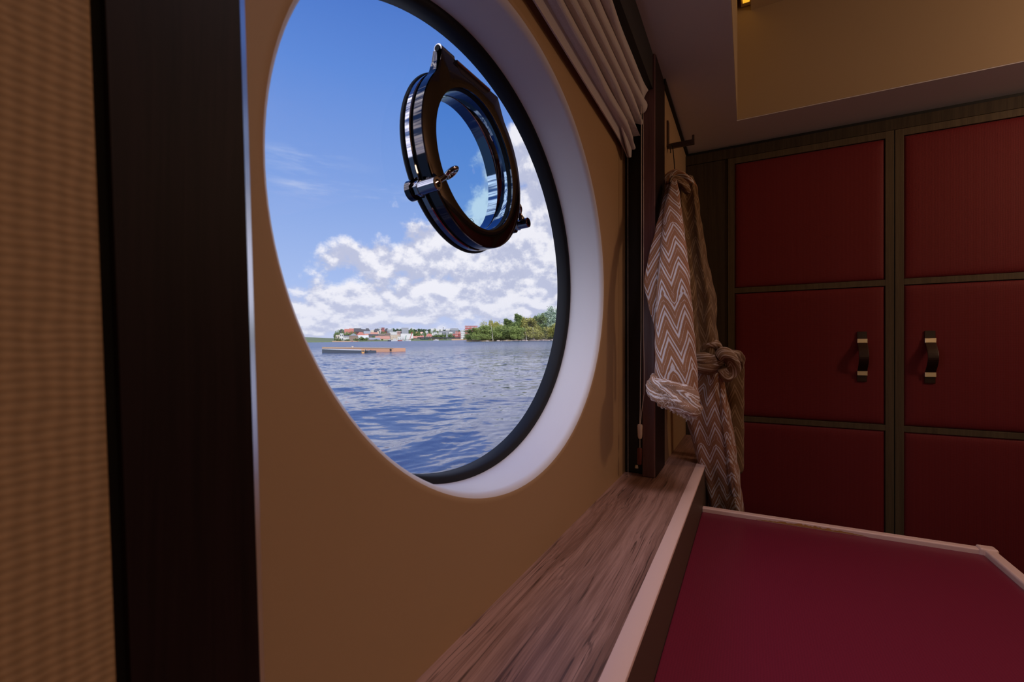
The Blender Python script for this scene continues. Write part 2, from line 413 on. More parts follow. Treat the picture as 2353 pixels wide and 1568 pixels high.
# ================================================================ DESK
desk = thing('desk', 'desk with burgundy leather top and raised beige edging in front of the red wardrobe', 'desk', (.2, .5, ZF))
def dsub(o): return sub(o, desk)
dsub(boxo('desk_top', M['leather'], None, -.1315, .527, -1.1, 1.566, ZD-.028, ZD, bevel=.003))
dsub(boxo('edging', M['nose'], None, -.1315, .520, 1.5661, 1.590, ZD-.03, ZD+.012, bevel=.0035, seg=3))
dsub(boxo('edging', M['nose'], None, .5272, .551, -1.1, 1.5655, ZD-.03, ZD+.013, bevel=.0045, seg=3))
dsub(boxo('corner_cap', M['nose'], None, .518, .554, 1.5610, 1.593, ZD-.031, ZD+.0165, bevel=.005, seg=3))
bm = nb()      # worn, torn strip of the far edging
pts = []
random.seed(3)
n_ = 60
a = []; b = []
for k in range(n_+1):
    x = .02+.27*k/n_; e = math.sin(PI*k/n_)
    a.append(bm.verts.new((x, 1.5655, ZD+.0005)))
    b.append(bm.verts.new((x, 1.5650+random.uniform(0, .0006), ZD+.0015+.0075*e*random.uniform(.35, 1))))
for k in range(n_): bm.faces.new((a[k], a[k+1], b[k+1], b[k]))
q = obj('torn_edge', bm, M['torn']); q['label'] = 'torn orange-brown patch in the beige edging'; dsub(q)
bm = nb(); box(bm, -.12, .53, 1.50, 1.54, ZF, ZD-.0285); dsub(obj('back_panel', bm, M['wardwood']))
bm = nb(); box(bm, .49, .53, -1.05, 1.499, ZF, ZD-.0285); dsub(obj('side_panel', bm, M['wardwood']))
dsub(boxo('stitching', mat('burgundy thread', (.34, .12, .14), .6), None, -.12, .515, 1.5570, 1.5574, ZD+.0001, ZD+.0004))

# ================================================================ WARDROBE
WY = 2.25
ward = thing('wardrobe', 'built-in taupe wardrobe with burgundy padded doors across the far end', 'wardrobe', (.8, WY+.3, ZF))
def wsub(o): return sub(o, ward)
wsub(boxo('carcass', M['wardwood'], None, -.2595, 2.58, WY+.030, 2.88, ZF, .893))
wsub(boxo('filler_panel', M['warddark'], None, -.2595, -.0842, WY+.006, WY+.029, ZF+.001, .848))
wsub(boxo('header_panel', M['warddark'], None, -.2595, 2.58, WY+.002, WY+.029, .8495, .8925, bevel=.001))
structo('gap_shade_7', M['black'], -.26, 2.6, WY+.02, WY+.06, .893, ZC-.0005)  # black strip in place of the shade between wardrobe and ceiling
def pillow(x0, x1, z0, z1, y, puff, mm):
    bm = nb(); nx, nz = 24, 24; g = []
    def prof(t_):
        e = min(t_, 1-t_)/.06
        return 1 if e >= 1 else math.sqrt(max(0, 1-(1-e)**2))
    for i in range(nx+1):
        row = []
        for j in range(nz+1):
            # denser near the edges
            a_ = .5-.5*math.cos(PI*i/nx); b_ = .5-.5*math.cos(PI*j/nz)
            hgt = puff*min(prof(a_), prof(b_))
            row.append(bm.verts.new((x0+(x1-x0)*a_, y-hgt, z0+(z1-z0)*b_)))
        g.append(row)
    for i in range(nx):
        for j in range(nz): bm.faces.new((g[i][j], g[i+1][j], g[i+1][j+1], g[i][j+1]))
    return obj('padded_panel', bm, mm, smooth=True)
def handle(cx, parent):
    hs = thing_part('strap_handle', parent)
    return hs
def make_door(x0, x1, hx, lab):
    frame = nb()
    st, rl = .0278, .0235
    zt, zb = .8475, ZF+.06
    rows = [(.2685, .8206), (-.299, .245), (-.866, -.3215)]
    fy0, fy1 = WY, WY+.022
    box(frame, x0+.001, x0+st, fy0, fy1, zb, zt); box(frame, x1-st, x1-.001, fy0, fy1, zb, zt)
    prevz = zt
    for zb_, zt_ in rows:
        box(frame, x0+st, x1-st, fy0, fy1, zt_, prevz); prevz = zb_
    box(frame, x0+st, x1-st, fy0, fy1, zb, prevz)
    box(frame, x0+st, x1-st, fy1-.002, fy1+.004, zb, zt)
    dr = obj('door', frame, M['wardwood'], bevel=.0007); dr['label'] = lab
    wsub(dr)
    for zb_, zt_ in rows:
        p_ = pillow(x0+st+.0015, x1-st-.0015, zb_+.0015, zt_-.0015, fy0+.0075, .008, M['red'])
        p_.parent = dr
    if hx is None: return dr
    bm = nb()        # leather strap, bowing out between its two metal clips
    w = .0158; ys = []
    zs = [.067, .055, .040, .030, .018, 0, -.018, -.034, -.05, -.068, -.082, -.096, -.106, -.12, -.132]
    off = [.002, .0025, .003, .0035, .012, .026, .036, .040, .036, .026, .012, .0035, .003, .0025, .002]
    th = .0035; L = []
    for z_, o_ in zip(zs, off):
        y_ = fy0-o_
        L.append([bm.verts.new((hx-w, y_, z_)), bm.verts.new((hx+w, y_, z_)), bm.verts.new((hx+w, y_-th, z_)), bm.verts.new((hx-w, y_-th, z_))])
    for i in range(len(L)-1):
        for k in range(4): bm.faces.new((L[i][k], L[i][(k+1) % 4], L[i+1][(k+1) % 4], L[i+1][k]))
    bm.faces.new(L[0]); bm.faces.new(L[-1][::-1])
    h_ = obj('strap_handle', bm, M['strap'], bevel=.001); sb = h_.modifiers.new('s', 'SUBSURF'); sb.levels = sb.render_levels = 1
    h_.parent = dr
    for zc in (.030, -.0985):
        k_ = boxo('handle_clip', M['steel'], None, hx-w-.001, hx+w+.001, fy0-.0125, fy0-.0015, zc-.0095, zc+.0085, bevel=.0012)
        k_.parent = dr
    return dr
make_door(-.083, .5022, .4000, 'left door of three burgundy padded panels with a strap handle near its right edge')
make_door(.5032, 1.0885, .6060, 'door of burgundy padded panels right of the dark seam, strap handle near its left edge')
make_door(1.0895, 1.6748, None, 'door of burgundy padded panels furthest right')

# ================================================================ PORTHOLE
port = thing('porthole', 'round hinged steel porthole set high in the oval window pane', 'porthole', (-.4782, HY, HZc))
_n = Vector((math.cos(-.035)*math.cos(.062), math.sin(-.035)*math.cos(.062), math.sin(.062))); _u = Vector((math.sin(.035), math.cos(.035), 0)); _v = _n.cross(_u)
port.rotation_euler = Matrix((_n, _u, _v)).transposed().to_euler()
def pobj(name, bm, m, ang=30, lab=None):
    o = smooth_angle(obj(name, bm, m, port), ang)
    if lab: o['label'] = lab
    return o
RO, RI = .156, .1225
XF_ = .046
# back flange, dark
bm = nb(); lathe_x(bm, [(-.010, .132), (-.010, .1395), (.0006, .1395), (.0006, .132)], 96)
pobj('collar', bm, M['gasket'], lab='black collar through the window pane')
bm = nb(); lathe_x(bm, [(.0005, .135), (.0005, .1570), (.004, .1590), (.007, .1575), (.008, .1545), (.008, .135)], 96)
pobj('back_flange', bm, M['gasket'], lab='black rubber back flange')
# mid ring (bright)
bm = nb(); lathe_x(bm, [(.008, .132), (.008, .1535), (.0105, .1560), (.019, .1560), (.0205, .1545), (.0205, .132)], 96)
pobj('mounting_ring', bm, M['chrome'])
bm = nb(); lathe_x(bm, [(.0205, .132), (.0205, .1510), (.025, .1510), (.025, .132)], 96)
pobj('seal', bm, M['gasket'], lab='black rubber seal')
# inner tube, mirror polished, running out through the glass
bm = nb(); lathe_x(bm, [(-.012, .1200), (-.012, .130), (.034, .134), (.034, .1232), (.012, .1212), (.010, .1200)], 96)
pobj('inner_tube', bm, M['chrome'])
bm = nb(); lathe_x(bm, [(.0342, .1205), (.0342, .131), (.0415, .131), (.0415, .1222)], 96)
pobj('pane_seal', bm, M['gasket'], lab='black rubber seal around the round pane')
# front frame: outline = circle + hinge plate, extruded, with round hole
ROT = math.radians(7)
def outline():
    pts = []
    A = 96
    top = [(-.127, .1195), (.058, .1345)]         # (y, z) of hinge plate top corners, relative to centre
    # sample the outline by angle: max of circle radius and plate polygon radius
    TL, TR = Vector((-.0970, .1550)), Vector((.0810, .1590))
    BL, BR = Vector((-.1180, .1000)), Vector((.1060, .1130))
    def seg_r(a, p, q):
        d = Vector((math.cos(a), math.sin(a))); e = q-p
        den = d.x*e.y-d.y*e.x
        if abs(den) < 1e-9: return 0
        t_ = (p.x*e.y-p.y*e.x)/den; s_ = (p.x*d.y-p.y*d.x)/den
        return t_ if (t_ > 0 and -1e-6 <= s_ <= 1+1e-6) else 0
    # concave sides
    Ls = [BL, Vector((-.1100, .1150)), Vector((-.1030, .1320)), TL]
    Rs = [BR, Vector((.0985, .1250)), Vector((.0900, .1410)), TR]
    poly = Rs+Ls[::-1]
    angs = sorted(set([k*2*PI/A for k in range(A)]+[math.atan2(p.y, p.x) % (2*PI) for p in poly]))
    for a in angs:
        r = RO
        for i in range(len(poly)-1): r = max(r, seg_r(a, poly[i], poly[i+1]))
        pts.append((a, r))
    return pts
ol = outline(); n_ = len(ol)
def ringpts(x, dr=0, inner=None):
    return [(x, (inner if inner else r+dr)*math.cos(a), (inner if inner else r+dr)*math.sin(a)) for a, r in ol]
bm = nb()
L = [ringpts(.0262, 0, .1345), ringpts(.026, -.002), ringpts(.0275, 0), ringpts(XF_-.0025, 0), ringpts(XF_-.0008, -.0008), ringpts(XF_, -.003),
     ringpts(XF_, 0, RI+.002), ringpts(XF_-.0006, 0, RI), ringpts(XF_-.0043, 0, RI+.0004), ringpts(XF_-.0043, 0, .1345)]
loops(bm, L+[L[0]])
fr = pobj('hinged_frame', bm, M['chromedk'], 25)
fr['label'] = 'dark polished face plate with the hinge tab on top'
# pane
bm = nb(); lathe_x(bm, [(-.008, .0001), (-.008, .1205)], 96, closed=False)
pp = pobj('round_pane', bm, M['blueglass']); pp['label'] = 'blue tinted round glass pane'
# hinge: barrel along the tab top and pin in a slot
TLv, TRv = Vector((0, -.0965, .155)), Vector((0, .0805, .159))
def tabp(t_, dz=0, x=.04): q = TLv.lerp(TRv, t_); return (x, q.y, q.z+dz)
bm = nb()
tube(bm, [tabp(-.005, .001, .0375), tabp(.20, .001, .0375)], .0078, 20)
pobj('hinge_barrel', bm, M['chrome'])
bm = nb(); tube(bm, [tabp(-.014, .001, .0375), tabp(-.006, .001, .0375)], .0052, 16); pobj('hinge_pin', bm, M['gasket'])
bm = nb(); tube(bm, [tabp(.21, -.0045, .0475), tabp(.80, -.0045, .0475)], .0028, 12); pobj('hinge_rod', bm, M['chrome'])
bm = nb()      # slot lip (dark pocket) under the rod
for t0, t1 in [(.18, .83)]:
    a_, b_ = Vector(tabp(t0, 0, XF_+.0003)), Vector(tabp(t1, 0, XF_+.0003))
    pts = []
    m_ = 24
    for k in range(m_+1):
        s_ = k/m_; q = a_.lerp(b_, s_); pts.append((q.x, q.y, q.z-.0025))
    for k in range(m_, -1, -1):
        s_ = k/m_; q = a_.lerp(b_, s_); dpt = .0135*min(1, math.sin(PI*min(s_, 1-s_)*1.6)*1.3) if 0 < s_ < 1 else 0
        pts.append((q.x, q.y, q.z-.004-dpt))
    vs = [bm.verts.new(p) for p in pts]; vb = [bm.verts.new((p[0]-.0002, p[1], p[2])) for p in pts]
    bm.faces.new(vs)
    for k in range(len(pts)): bm.faces.new((vs[k], vs[(k+1) % len(pts)], vb[(k+1) % len(pts)], vb[k]))
pobj('hinge_slot', bm, mat('dark slot', (.02, .012, .012), .25), lab='dark slot behind the hinge rod')
# dogs (clamp handles)
def dog(cy, cz, lever_dir, length, parent, L0=.012, L1=.062):
    """barrel standing out from the frame, hex nut behind, lever with an eye"""
    e = bpy.data.objects.new('dog_clamp', None)
    bm = nb()
    for k in range(1): pass
    # lug on mounting ring
    ang = math.atan2(cz, cy); lug = []
    tube(bm, [(L0-.004, cy, cz), (L0+.006, cy, cz)], .0160, 28)
    tube(bm, [(L0-.003, cy*.88, cz*.88), (L0+.005, cy*.90, cz*.90)], .0165, 28)
    lg = pobj('clamp_lug', bm, M['chromedk'])
    bm = nb(); tube(bm, [(L0+.006, cy, cz), (L0+.017, cy, cz)], .0125, 6); nut = smooth_angle(obj('hex_nut', bm, M['chrome'], lg, bevel=.0008))
    bm = nb()
    prof = [(L0+.017, .0095), (L0+.018, .0105), (L1-.001, .0105), (L1, .0098), (L1, .0062), (L1-.008, .0058)]
    rings = [[bm.verts.new((x, cy+r*math.cos(k*2*PI/28), cz+r*math.sin(k*2*PI/28))) for k in range(28)] for x, r in prof]
    for i in range(len(rings)-1):
        for k in range(28): bm.faces.new((rings[i][k], rings[i][(k+1) % 28], rings[i+1][(k+1) % 28], rings[i+1][k]))
    bm.faces.new(rings[0][::-1]); bm.faces.new(rings[-1])
    br = pobj('clamp_barrel', bm, M['chrome'])
    # lever: flat arm with eye
    base = Vector((L1-.012, cy, cz)); d = Vector(lever_dir).normalized()
    side = d.cross(Vector((0, .35, 1))).normalized() if abs(d.z) < .9 else Vector((0, 1, 0))
    nrm = d.cross(side).normalized()
    bm = nb(); er = .0115
    tc_ = base+d*length
    # arm
    wts = [(.0, .0095, .0085), (.25, .0075, .006), (.5, .0052, .0045), (.72, .0065, .004)]
    rings = []
    for s_, w_, h_ in wts:
        c_ = base+d*length*s_
        rings.append([bm.verts.new(c_+side*w_*math.cos(k*2*PI/16)+nrm*h_*math.sin(k*2*PI/16)) for k in range(16)])
    for i in range(len(rings)-1):
        for k in range(16): bm.faces.new((rings[i][k], rings[i][(k+1) % 16], rings[i+1][(k+1) % 16], rings[i+1][k]))
    bm.faces.new(rings[0][::-1]); bm.faces.new(rings[-1])
    # eye torus, flattened
    nR, nr = 32, 12; T = []
    for i in range(nR):
        a = i*2*PI/nR; cdir = d*math.cos(a)*1.25+side*math.sin(a)
        T.append([bm.verts.new(tc_+cdir*(.0085+.0042*math.cos(b*2*PI/nr))+nrm*.0036*math.sin(b*2*PI/nr)) for b in range(nr)])
    for i in range(nR):
        for b in range(nr): bm.faces.new((T[i][b], T[(i+1) % nR][b], T[(i+1) % nR][(b+1) % nr], T[i][(b+1) % nr]))
    lv = smooth_angle(obj('lever', bm, M['chrome'], br), 40)
    for o_ in (e,): bpy.data.objects.remove(o_)
dog(-.146, -.0905, (.45, .72, .62), .040, port)
dog(.1765, -.0695, (-.15, -.62, .95), .036, port, .010, .050)
# certification marks printed on the round pane
M['print'] = mat('black print', (.01, .01, .012), .5)
def ring_mark(bm, cy, cz, r, w=.0004, x=-.0072, n=40):
    for k in range(n):
        a0, a1 = k*2*PI/n, (k+1)*2*PI/n
        bm.faces.new([bm.verts.new((x, cy+rr*math.cos(a), cz+rr*math.sin(a))) for rr, a in ((r, a0), (r, a1), (r-w, a1), (r-w, a0))])
fc = bpy.data.curves.new('ce', 'FONT'); fc.body = 'CE'; fc.size = .0095; fc.align_x = 'CENTER'; fc.align_y = 'CENTER'
tmp = bpy.data.objects.new('ce', fc); C.objects.link(tmp); bpy.context.view_layer.update()
me = bpy.data.meshes.new_from_object(tmp.evaluated_get(bpy.context.evaluated_depsgraph_get()))
bpy.data.objects.remove(tmp)
MY, MZ = .030, -.0975
for v in me.vertices: x_, y_ = v.co.x, v.co.y; v.co = Vector((-.0072, MY-.006+x_, MZ+.003+y_))
mk = link('certification_mark', me, M['print'], port)
bm = nb(); bm.from_mesh(me); ring_mark(bm, MY-.006, MZ+.003, .0083)
bm.to_mesh(me); bm.free()
bm = nb(); cy_, cz_ = MY+.014, MZ+.006
ring_mark(bm, cy_, cz_, .0088, .0012); ring_mark(bm, cy_, cz_, .0022, .0012)
for a in range(4):
    an = a*PI/2+.785; d = Vector((math.cos(an), math.sin(an))); pz = Vector((-d.y, d.x))*.0007
    q = [d*.002+pz, d*.0078+pz, d*.0078-pz, d*.002-pz]; bm.faces.new([bm.verts.new((-.0072, cy_+v.x, cz_+v.y)) for v in q])
for a in range(5):
    bm.faces.new([bm.verts.new((-.0072, cy_-.006+a*.0028+dx, cz_-.0135+dz)) for dx, dz in ((0, 0), (.0018, 0), (.0018, .002), (0, .002))])
bm.faces.new([bm.verts.new((-.0072, cy_+dx, cz_-.0108+dz)) for dx, dz in ((-.002, 0), (.002, 0), (.002, .0012), (-.002, .0012))])
q = obj('wheel_mark', bm, M['print'], port)

# ================================================================ ROMAN BLIND
blind = thing('roman_blind', 'greige linen roman blind gathered in folds at the top of the window', 'blind', (-.31, .8, .80))
# cross-section (distance X to the left, z): five soft rolls stepping down to the hem
def blind_section(y, ye):
    """ye: distance from the far end, for the pinched end"""
    pin = math.exp(-max(0, ye)/.05)
    pts = []
    A0, B0 = Vector((.283, .803)), Vector((.330, .642))
    nrm = Vector((-(B0-A0).y, (B0-A0).x)).normalized()      # towards the room/down
    if nrm.x > 0: nrm = -nrm
    nf = 5
    for k in range(nf*10+1):
        s_ = k/(nf*10); base = A0.lerp(B0, s_)
        ph = s_*nf
        amp = .016*(1-.35*pin)*(1+.12*math.sin(3*y+int(ph)))
        bulge = abs(math.sin(PI*ph))**.62
        w = .0028*math.sin(9*y+1.7*int(ph))+.0015*math.sin(21*y+int(ph)*3)
        q = base+nrm*(amp*bulge+w*bulge)+Vector((0, -.010))*bulge
        if pin > .1: q = q+nrm*(.009*pin*math.sin(5*ph+2))+Vector((0, -.015*pin*s_+.006*pin*math.sin(7*ph)))
        pts.append(q)
    # hem tongue at the back, hanging a little lower
    pts.append(Vector((.333, .634))); pts.append(Vector((.337, .618-.016*pin))); pts.append(Vector((.340, .618-.016*pin)))
    pts.append(Vector((.342, .66))); pts.append(Vector((.342, .80))); pts.append(Vector((.30, .83)))
    return [(-p.x, y, p.y) for p in pts]
bm = nb()
YB0, YB1 = .175, 1.440
ys = [YB0+(YB1-YB0)*(1-(1-k/90)**1.5) for k in range(91)]
L = [[bm.verts.new(p) for p in blind_section(y, YB1-y)] for y in ys]
for i in range(len(L)-1):
    for k in range(len(L[0])-1): bm.faces.new((L[i][k], L[i+1][k], L[i+1][k+1], L[i][k+1]))
bm.faces.new(L[-1])
sub(smooth_angle(obj('fabric', bm, M['linen']), 60), blind)
bm = nb()         # the drooping corner of the hem at the far end
for dx in (0, .004):
    pass
vsA = [Vector((-.322, 1.30, .640)), Vector((-.322, 1.436, .662)), Vector((-.326, 1.4405, .600)), Vector((-.326, 1.42, .592))]
vsB = [v+Vector((-.005, 0, 0)) for v in vsA]
va = [bm.verts.new(v) for v in vsA]; vb = [bm.verts.new(v) for v in vsB]
bm.faces.new(va); bm.faces.new(vb[::-1])
for k in range(4): bm.faces.new((va[k], va[(k+1) % 4], vb[(k+1) % 4], vb[k]))
sub(obj('hem_corner', bm, M['linen'], bevel=.0015), blind)
q = tubeo('lift_cord', M['cord'], None, [(-.335, 1.43, .60), (-.335, 1.432, .1), (-.335, 1.434, -.398)], .0005, 6); sub(q, blind)
# pull cords with the bell pull and cleat
pull = thing('blind_cord', 'pale pull cords of the blind with an ivory bell pull, hanging beside the far post', 'cord', (-.293, 1.42, -.2))
def pc(u, v, d=1.375): return P(u, v, d)
sub(tubeo('cord', M['cord'], None, [pc(1473.5, 215), pc(1474, 290), pc(1474, 500), pc(1473, 760), pc(1471, 940), pc(1470, 982)], .0011, 8), pull)
sub(tubeo('cord', M['cord'], None, [pc(1477, 215), pc(1478, 290), pc(1479, 500), pc(1478, 760), pc(1481, 850), pc(1480, 905), pc(1474, 950), pc(1470.5, 982)], .0009, 8), pull)
sub(tubeo('bell_pull', M['ivory'], None, [pc(1470.5, 976), pc(1470.5, 979), pc(1470.5, 1003), pc(1470.5, 1008)], [.0065, .0078, .0066, .005], 20), pull)
sub(tubeo('cord', M['cord'], None, [pc(1470.5, 1008), pc(1470.5, 1032)], .0008, 8), pull)
sub(tubeo('tassel', mat('dark red plastic', (.12, .02, .012), .5), None, [pc(1470, 1030), pc(1470, 1033), pc(1469, 1066), pc(1469, 1068)], [.0055, .007, .0065, .005], 16), pull)
stud = tubeo('cord_stud', M['steel'], None, [P(1463, 1076, 1.40), P(1463, 1073.5, 1.40), P(1463, 1069, 1.40)], [.0055, .0055, .004], 16)
tag(stud, 'tiny round metal stud on the sill at the foot of the cords', 'stud')

# ================================================================ HOOK
HKY = 1.71
hook = thing('wall_hook', 'slim dark metal coat hook on the wall holding up the robe', 'hook', (-XP, HKY, .73))
M['darkmetal'] = mat('dark bronze', (.16, .12, .09), .35, 1.0)
sub(boxo('wall_plate', M['darkmetal'], None, -XP-.0003, -XP+.006, HKY-.012, HKY+.014, .722, .815, bevel=.001), hook)
bm = nb()
box(bm, -XP+.006, -.168, HKY-.006, HKY+.006, .716, .733); box(bm, -.176, -.168, HKY-.006, HKY+.006, .733, .748)
sub(obj('arm', bm, M['darkmetal'], bevel=.001), hook)

# ================================================================ ROBE
def chevron(ca=(.34, .155, .075, 1), cb=(.45, .215, .115, 1), cw=(.80, .74, .77, 1)):
    m = bpy.data.materials.new('chevron knit'); m.use_nodes = True; t = NT(m.node_tree)
    b = t.n['Principled BSDF']; b.inputs['Roughness'].default_value = .92; b.inputs['Specular IOR Level'].default_value = .15
    b.inputs['Sheen Weight'].default_value = .15
    uv = t.add('ShaderNodeUVMap').outputs[0]; s_ = t.add('ShaderNodeSeparateXYZ', {0: uv})
    U, V = s_.outputs[0], s_.outputs[1]                       # metres
    nz = t.noise(uv, 9, 2)
    per = .052
    tri = t.m('ABSOLUTE', t.m('SUBTRACT', t.m('FRACT', t.m('DIVIDE', U, per)), .5))      # 0..0.5
    tri2 = t.m('ABSOLUTE', t.m('SUBTRACT', t.m('FRACT', t.m('DIVIDE', U, per*.5)), .5))
    step_ = t.step(t.noise(t.vm('MULTIPLY', uv, (1., 6., 1.)), 2.2, 1), .56, .60)
    ph = t.m('ADD', V, t.m('MULTIPLY', tri, .128))
    ph = t.m('ADD', ph, t.m('MULTIPLY', t.m('MULTIPLY', tri2, step_), .025))
    ph = t.m('ADD', ph, t.m('MULTIPLY', t.m('SUBTRACT', nz, .5), .006))
    fr = t.m('FRACT', t.m('DIVIDE', ph, .070))
    w1 = t.m('MULTIPLY', t.step(fr, .05, .08), t.step(fr, .25, .22))
    w2 = t.m('MULTIPLY', t.step(fr, .36, .38), t.step(fr, .50, .48))
    w3 = t.m('MULTIPLY', t.step(fr, .80, .815), t.step(fr, .86, .845))
    # knit stitches break the thin stripe into dots
    st = t.m('SINE', t.m('MULTIPLY', U, 2*PI/.0028)); sv = t.m('SINE', t.m('MULTIPLY', V, 2*PI/.0028))
    w3 = t.m('MULTIPLY', w3, t.step(sv, -.1, .3))
    w = t.m('MAXIMUM', t.m('MAXIMUM', w1, w2), w3)
    fuzz = t.noise(uv, 900, 2)
    w = t.m('MULTIPLY', w, t.step(fuzz, .18, .5))
    brown = t.mix(t.noise(uv, 40, 3), ca, cb)
    c = t.mix(w, brown, cw)
    t.l.new(c, b.inputs['Base Color'])
    h = t.m('ADD', t.m('MULTIPLY', t.m('MULTIPLY', st, sv), .5), t.m('MULTIPLY', fuzz, .8))
    t.l.new(t.add('ShaderNodeBump', {'Strength': .7, 'Distance': .0009, 'Height': h}).outputs[0], b.inputs['Normal'])
    return m
M['knit'] = chevron()
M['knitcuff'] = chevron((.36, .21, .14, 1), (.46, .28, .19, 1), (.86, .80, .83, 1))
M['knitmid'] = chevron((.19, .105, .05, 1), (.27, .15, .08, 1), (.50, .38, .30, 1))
M['knitbackshade'] = chevron((.15, .080, .030, 1), (.20, .11, .045, 1), (.34, .22, .12, 1))  # muted inside-out knit, with the right side's shade put into its colours
robe = thing('robe', 'knitted robe with brown and white chevron pattern hanging from the wall hook', 'robe', (-.2, 1.6, -.5))
def cloth(name, rows, thick=.03, nfold=5, famp=.12, seed=0, uoff=0., nseg=72, sub_=1, steps=None, uscale=1., diag=0., lab=None, mk='knit'):
    """rows: (v, uL, uR, depth[, thickness]); loft of fold-modulated ellipses, real size from the photo's directions"""
    rows = sorted(rows, key=lambda r: r[0])
    # resample smoothly
    def interp(v):
        for i in range(len(rows)-1):
            a, b = rows[i], rows[i+1]
            if a[0] <= v <= b[0]:
                # catmull-rom
                a0 = rows[max(i-1, 0)]; b1 = rows[min(i+2, len(rows)-1)]
                t_ = (v-a[0])/(b[0]-a[0]); out = []
                for j in range(1, 5):
                    g = lambda r: (r[j] if len(r) > j else thick)
                    p0, p1, p2, p3 = g(a0), g(a), g(b), g(b1)
                    if j < 4:
                        m1 = (p2-p0)/(b[0]-a0[0]) if b[0] != a0[0] else 0; m2 = (p3-p1)/(b1[0]-a[0]) if b1[0] != a[0] else 0
                        h = b[0]-a[0]
                        out.append((2*t_**3-3*t_**2+1)*p1+(t_**3-2*t_**2+t_)*h*m1+(-2*t_**3+3*t_**2)*p2+(t_**3-t_**2)*h*m2)
                    else: out.append(p1+(p2-p1)*t_)
                return out
        return None
    v0, v1 = rows[0][0], rows[-1][0]; n = steps or max(8, int((v1-v0)/6))
    bm = nb(); rings = []; uvs = []; rnd = random.Random(seed); phs = [rnd.uniform(0, 6.28) for _ in range(4)]
    for i in range(n+1):
        v = v0+(v1-v0)*i/n; uL, uR, d, th = interp(min(v, v1-1e-6))
        uc = (uL+uR)/2; hw = (uR-uL)/2/F*d
        c = P(uc, v, d)
        vd = Vector((c.x, c.y, 0)).normalized(); tdir = Vector((vd.y, -vd.x, 0))
        ring = []; uvr = []; arc = 0; prevp = None
        for k in range(nseg+1):
            a = -PI/2+k*2*PI/nseg           # start at the back
            s_ = i/n
            fold = famp*(math.sin(nfold*a+phs[0]+1.6*s_)+.5*math.sin((nfold*1.9)*a+phs[1]-2.3*s_)*.8)
            cs, sn = math.cos(a), math.sin(a)
            # a from -90: sn=-1 is back (away from the camera) ; front is sn=+1
            rx = hw*(abs(cs)**.9)*(1 if cs > 0 else -1)*(1+fold*.12)
            ry = th*(sn+fold*1.6*(1-abs(cs))**.5*(1 if sn > 0 else .3))
            p = c+tdir*rx-vd*ry
            if prevp is not None: arc += (p-prevp).length
            prevp = p
            if k < nseg: ring.append(bm.verts.new(p))
            uvr.append(arc)
        mid = uvr[nseg//2]
        rings.append(ring); uvs.append([(x-mid)*uscale+uoff for x in uvr])
    ul = bm.loops.layers.uv.new('UVMap')
    vlen = [0]
    for i in range(1, n+1): vlen.append(vlen[-1]+(rings[i][nseg//2].co-rings[i-1][nseg//2].co).length)
    for i in range(n):
        for k in range(nseg):
            k2 = (k+1) % nseg
            f = bm.faces.new((rings[i][k], rings[i][k2], rings[i+1][k2], rings[i+1][k]))
            cd = [(uvs[i][k], vlen[i]), (uvs[i][k+1], vlen[i]), (uvs[i+1][k+1], vlen[i+1]), (uvs[i+1][k], vlen[i+1])]
            for lp, q in zip(f.loops, cd): lp[ul].uv = (q[0]+diag*q[1], -q[1])
    bm.faces.new(rings[0][::-1]); bm.faces.new(rings[-1])
    # little wrinkles
    for v in bm.verts:
        nn = mnoise.noise_vector(v.co*22+Vector((seed, 0, 0)))
        v.co += nn*.0028
    o = obj(name, bm, M[mk], smooth=True); sub(o, robe)
    if lab: o['label'] = lab
    return o
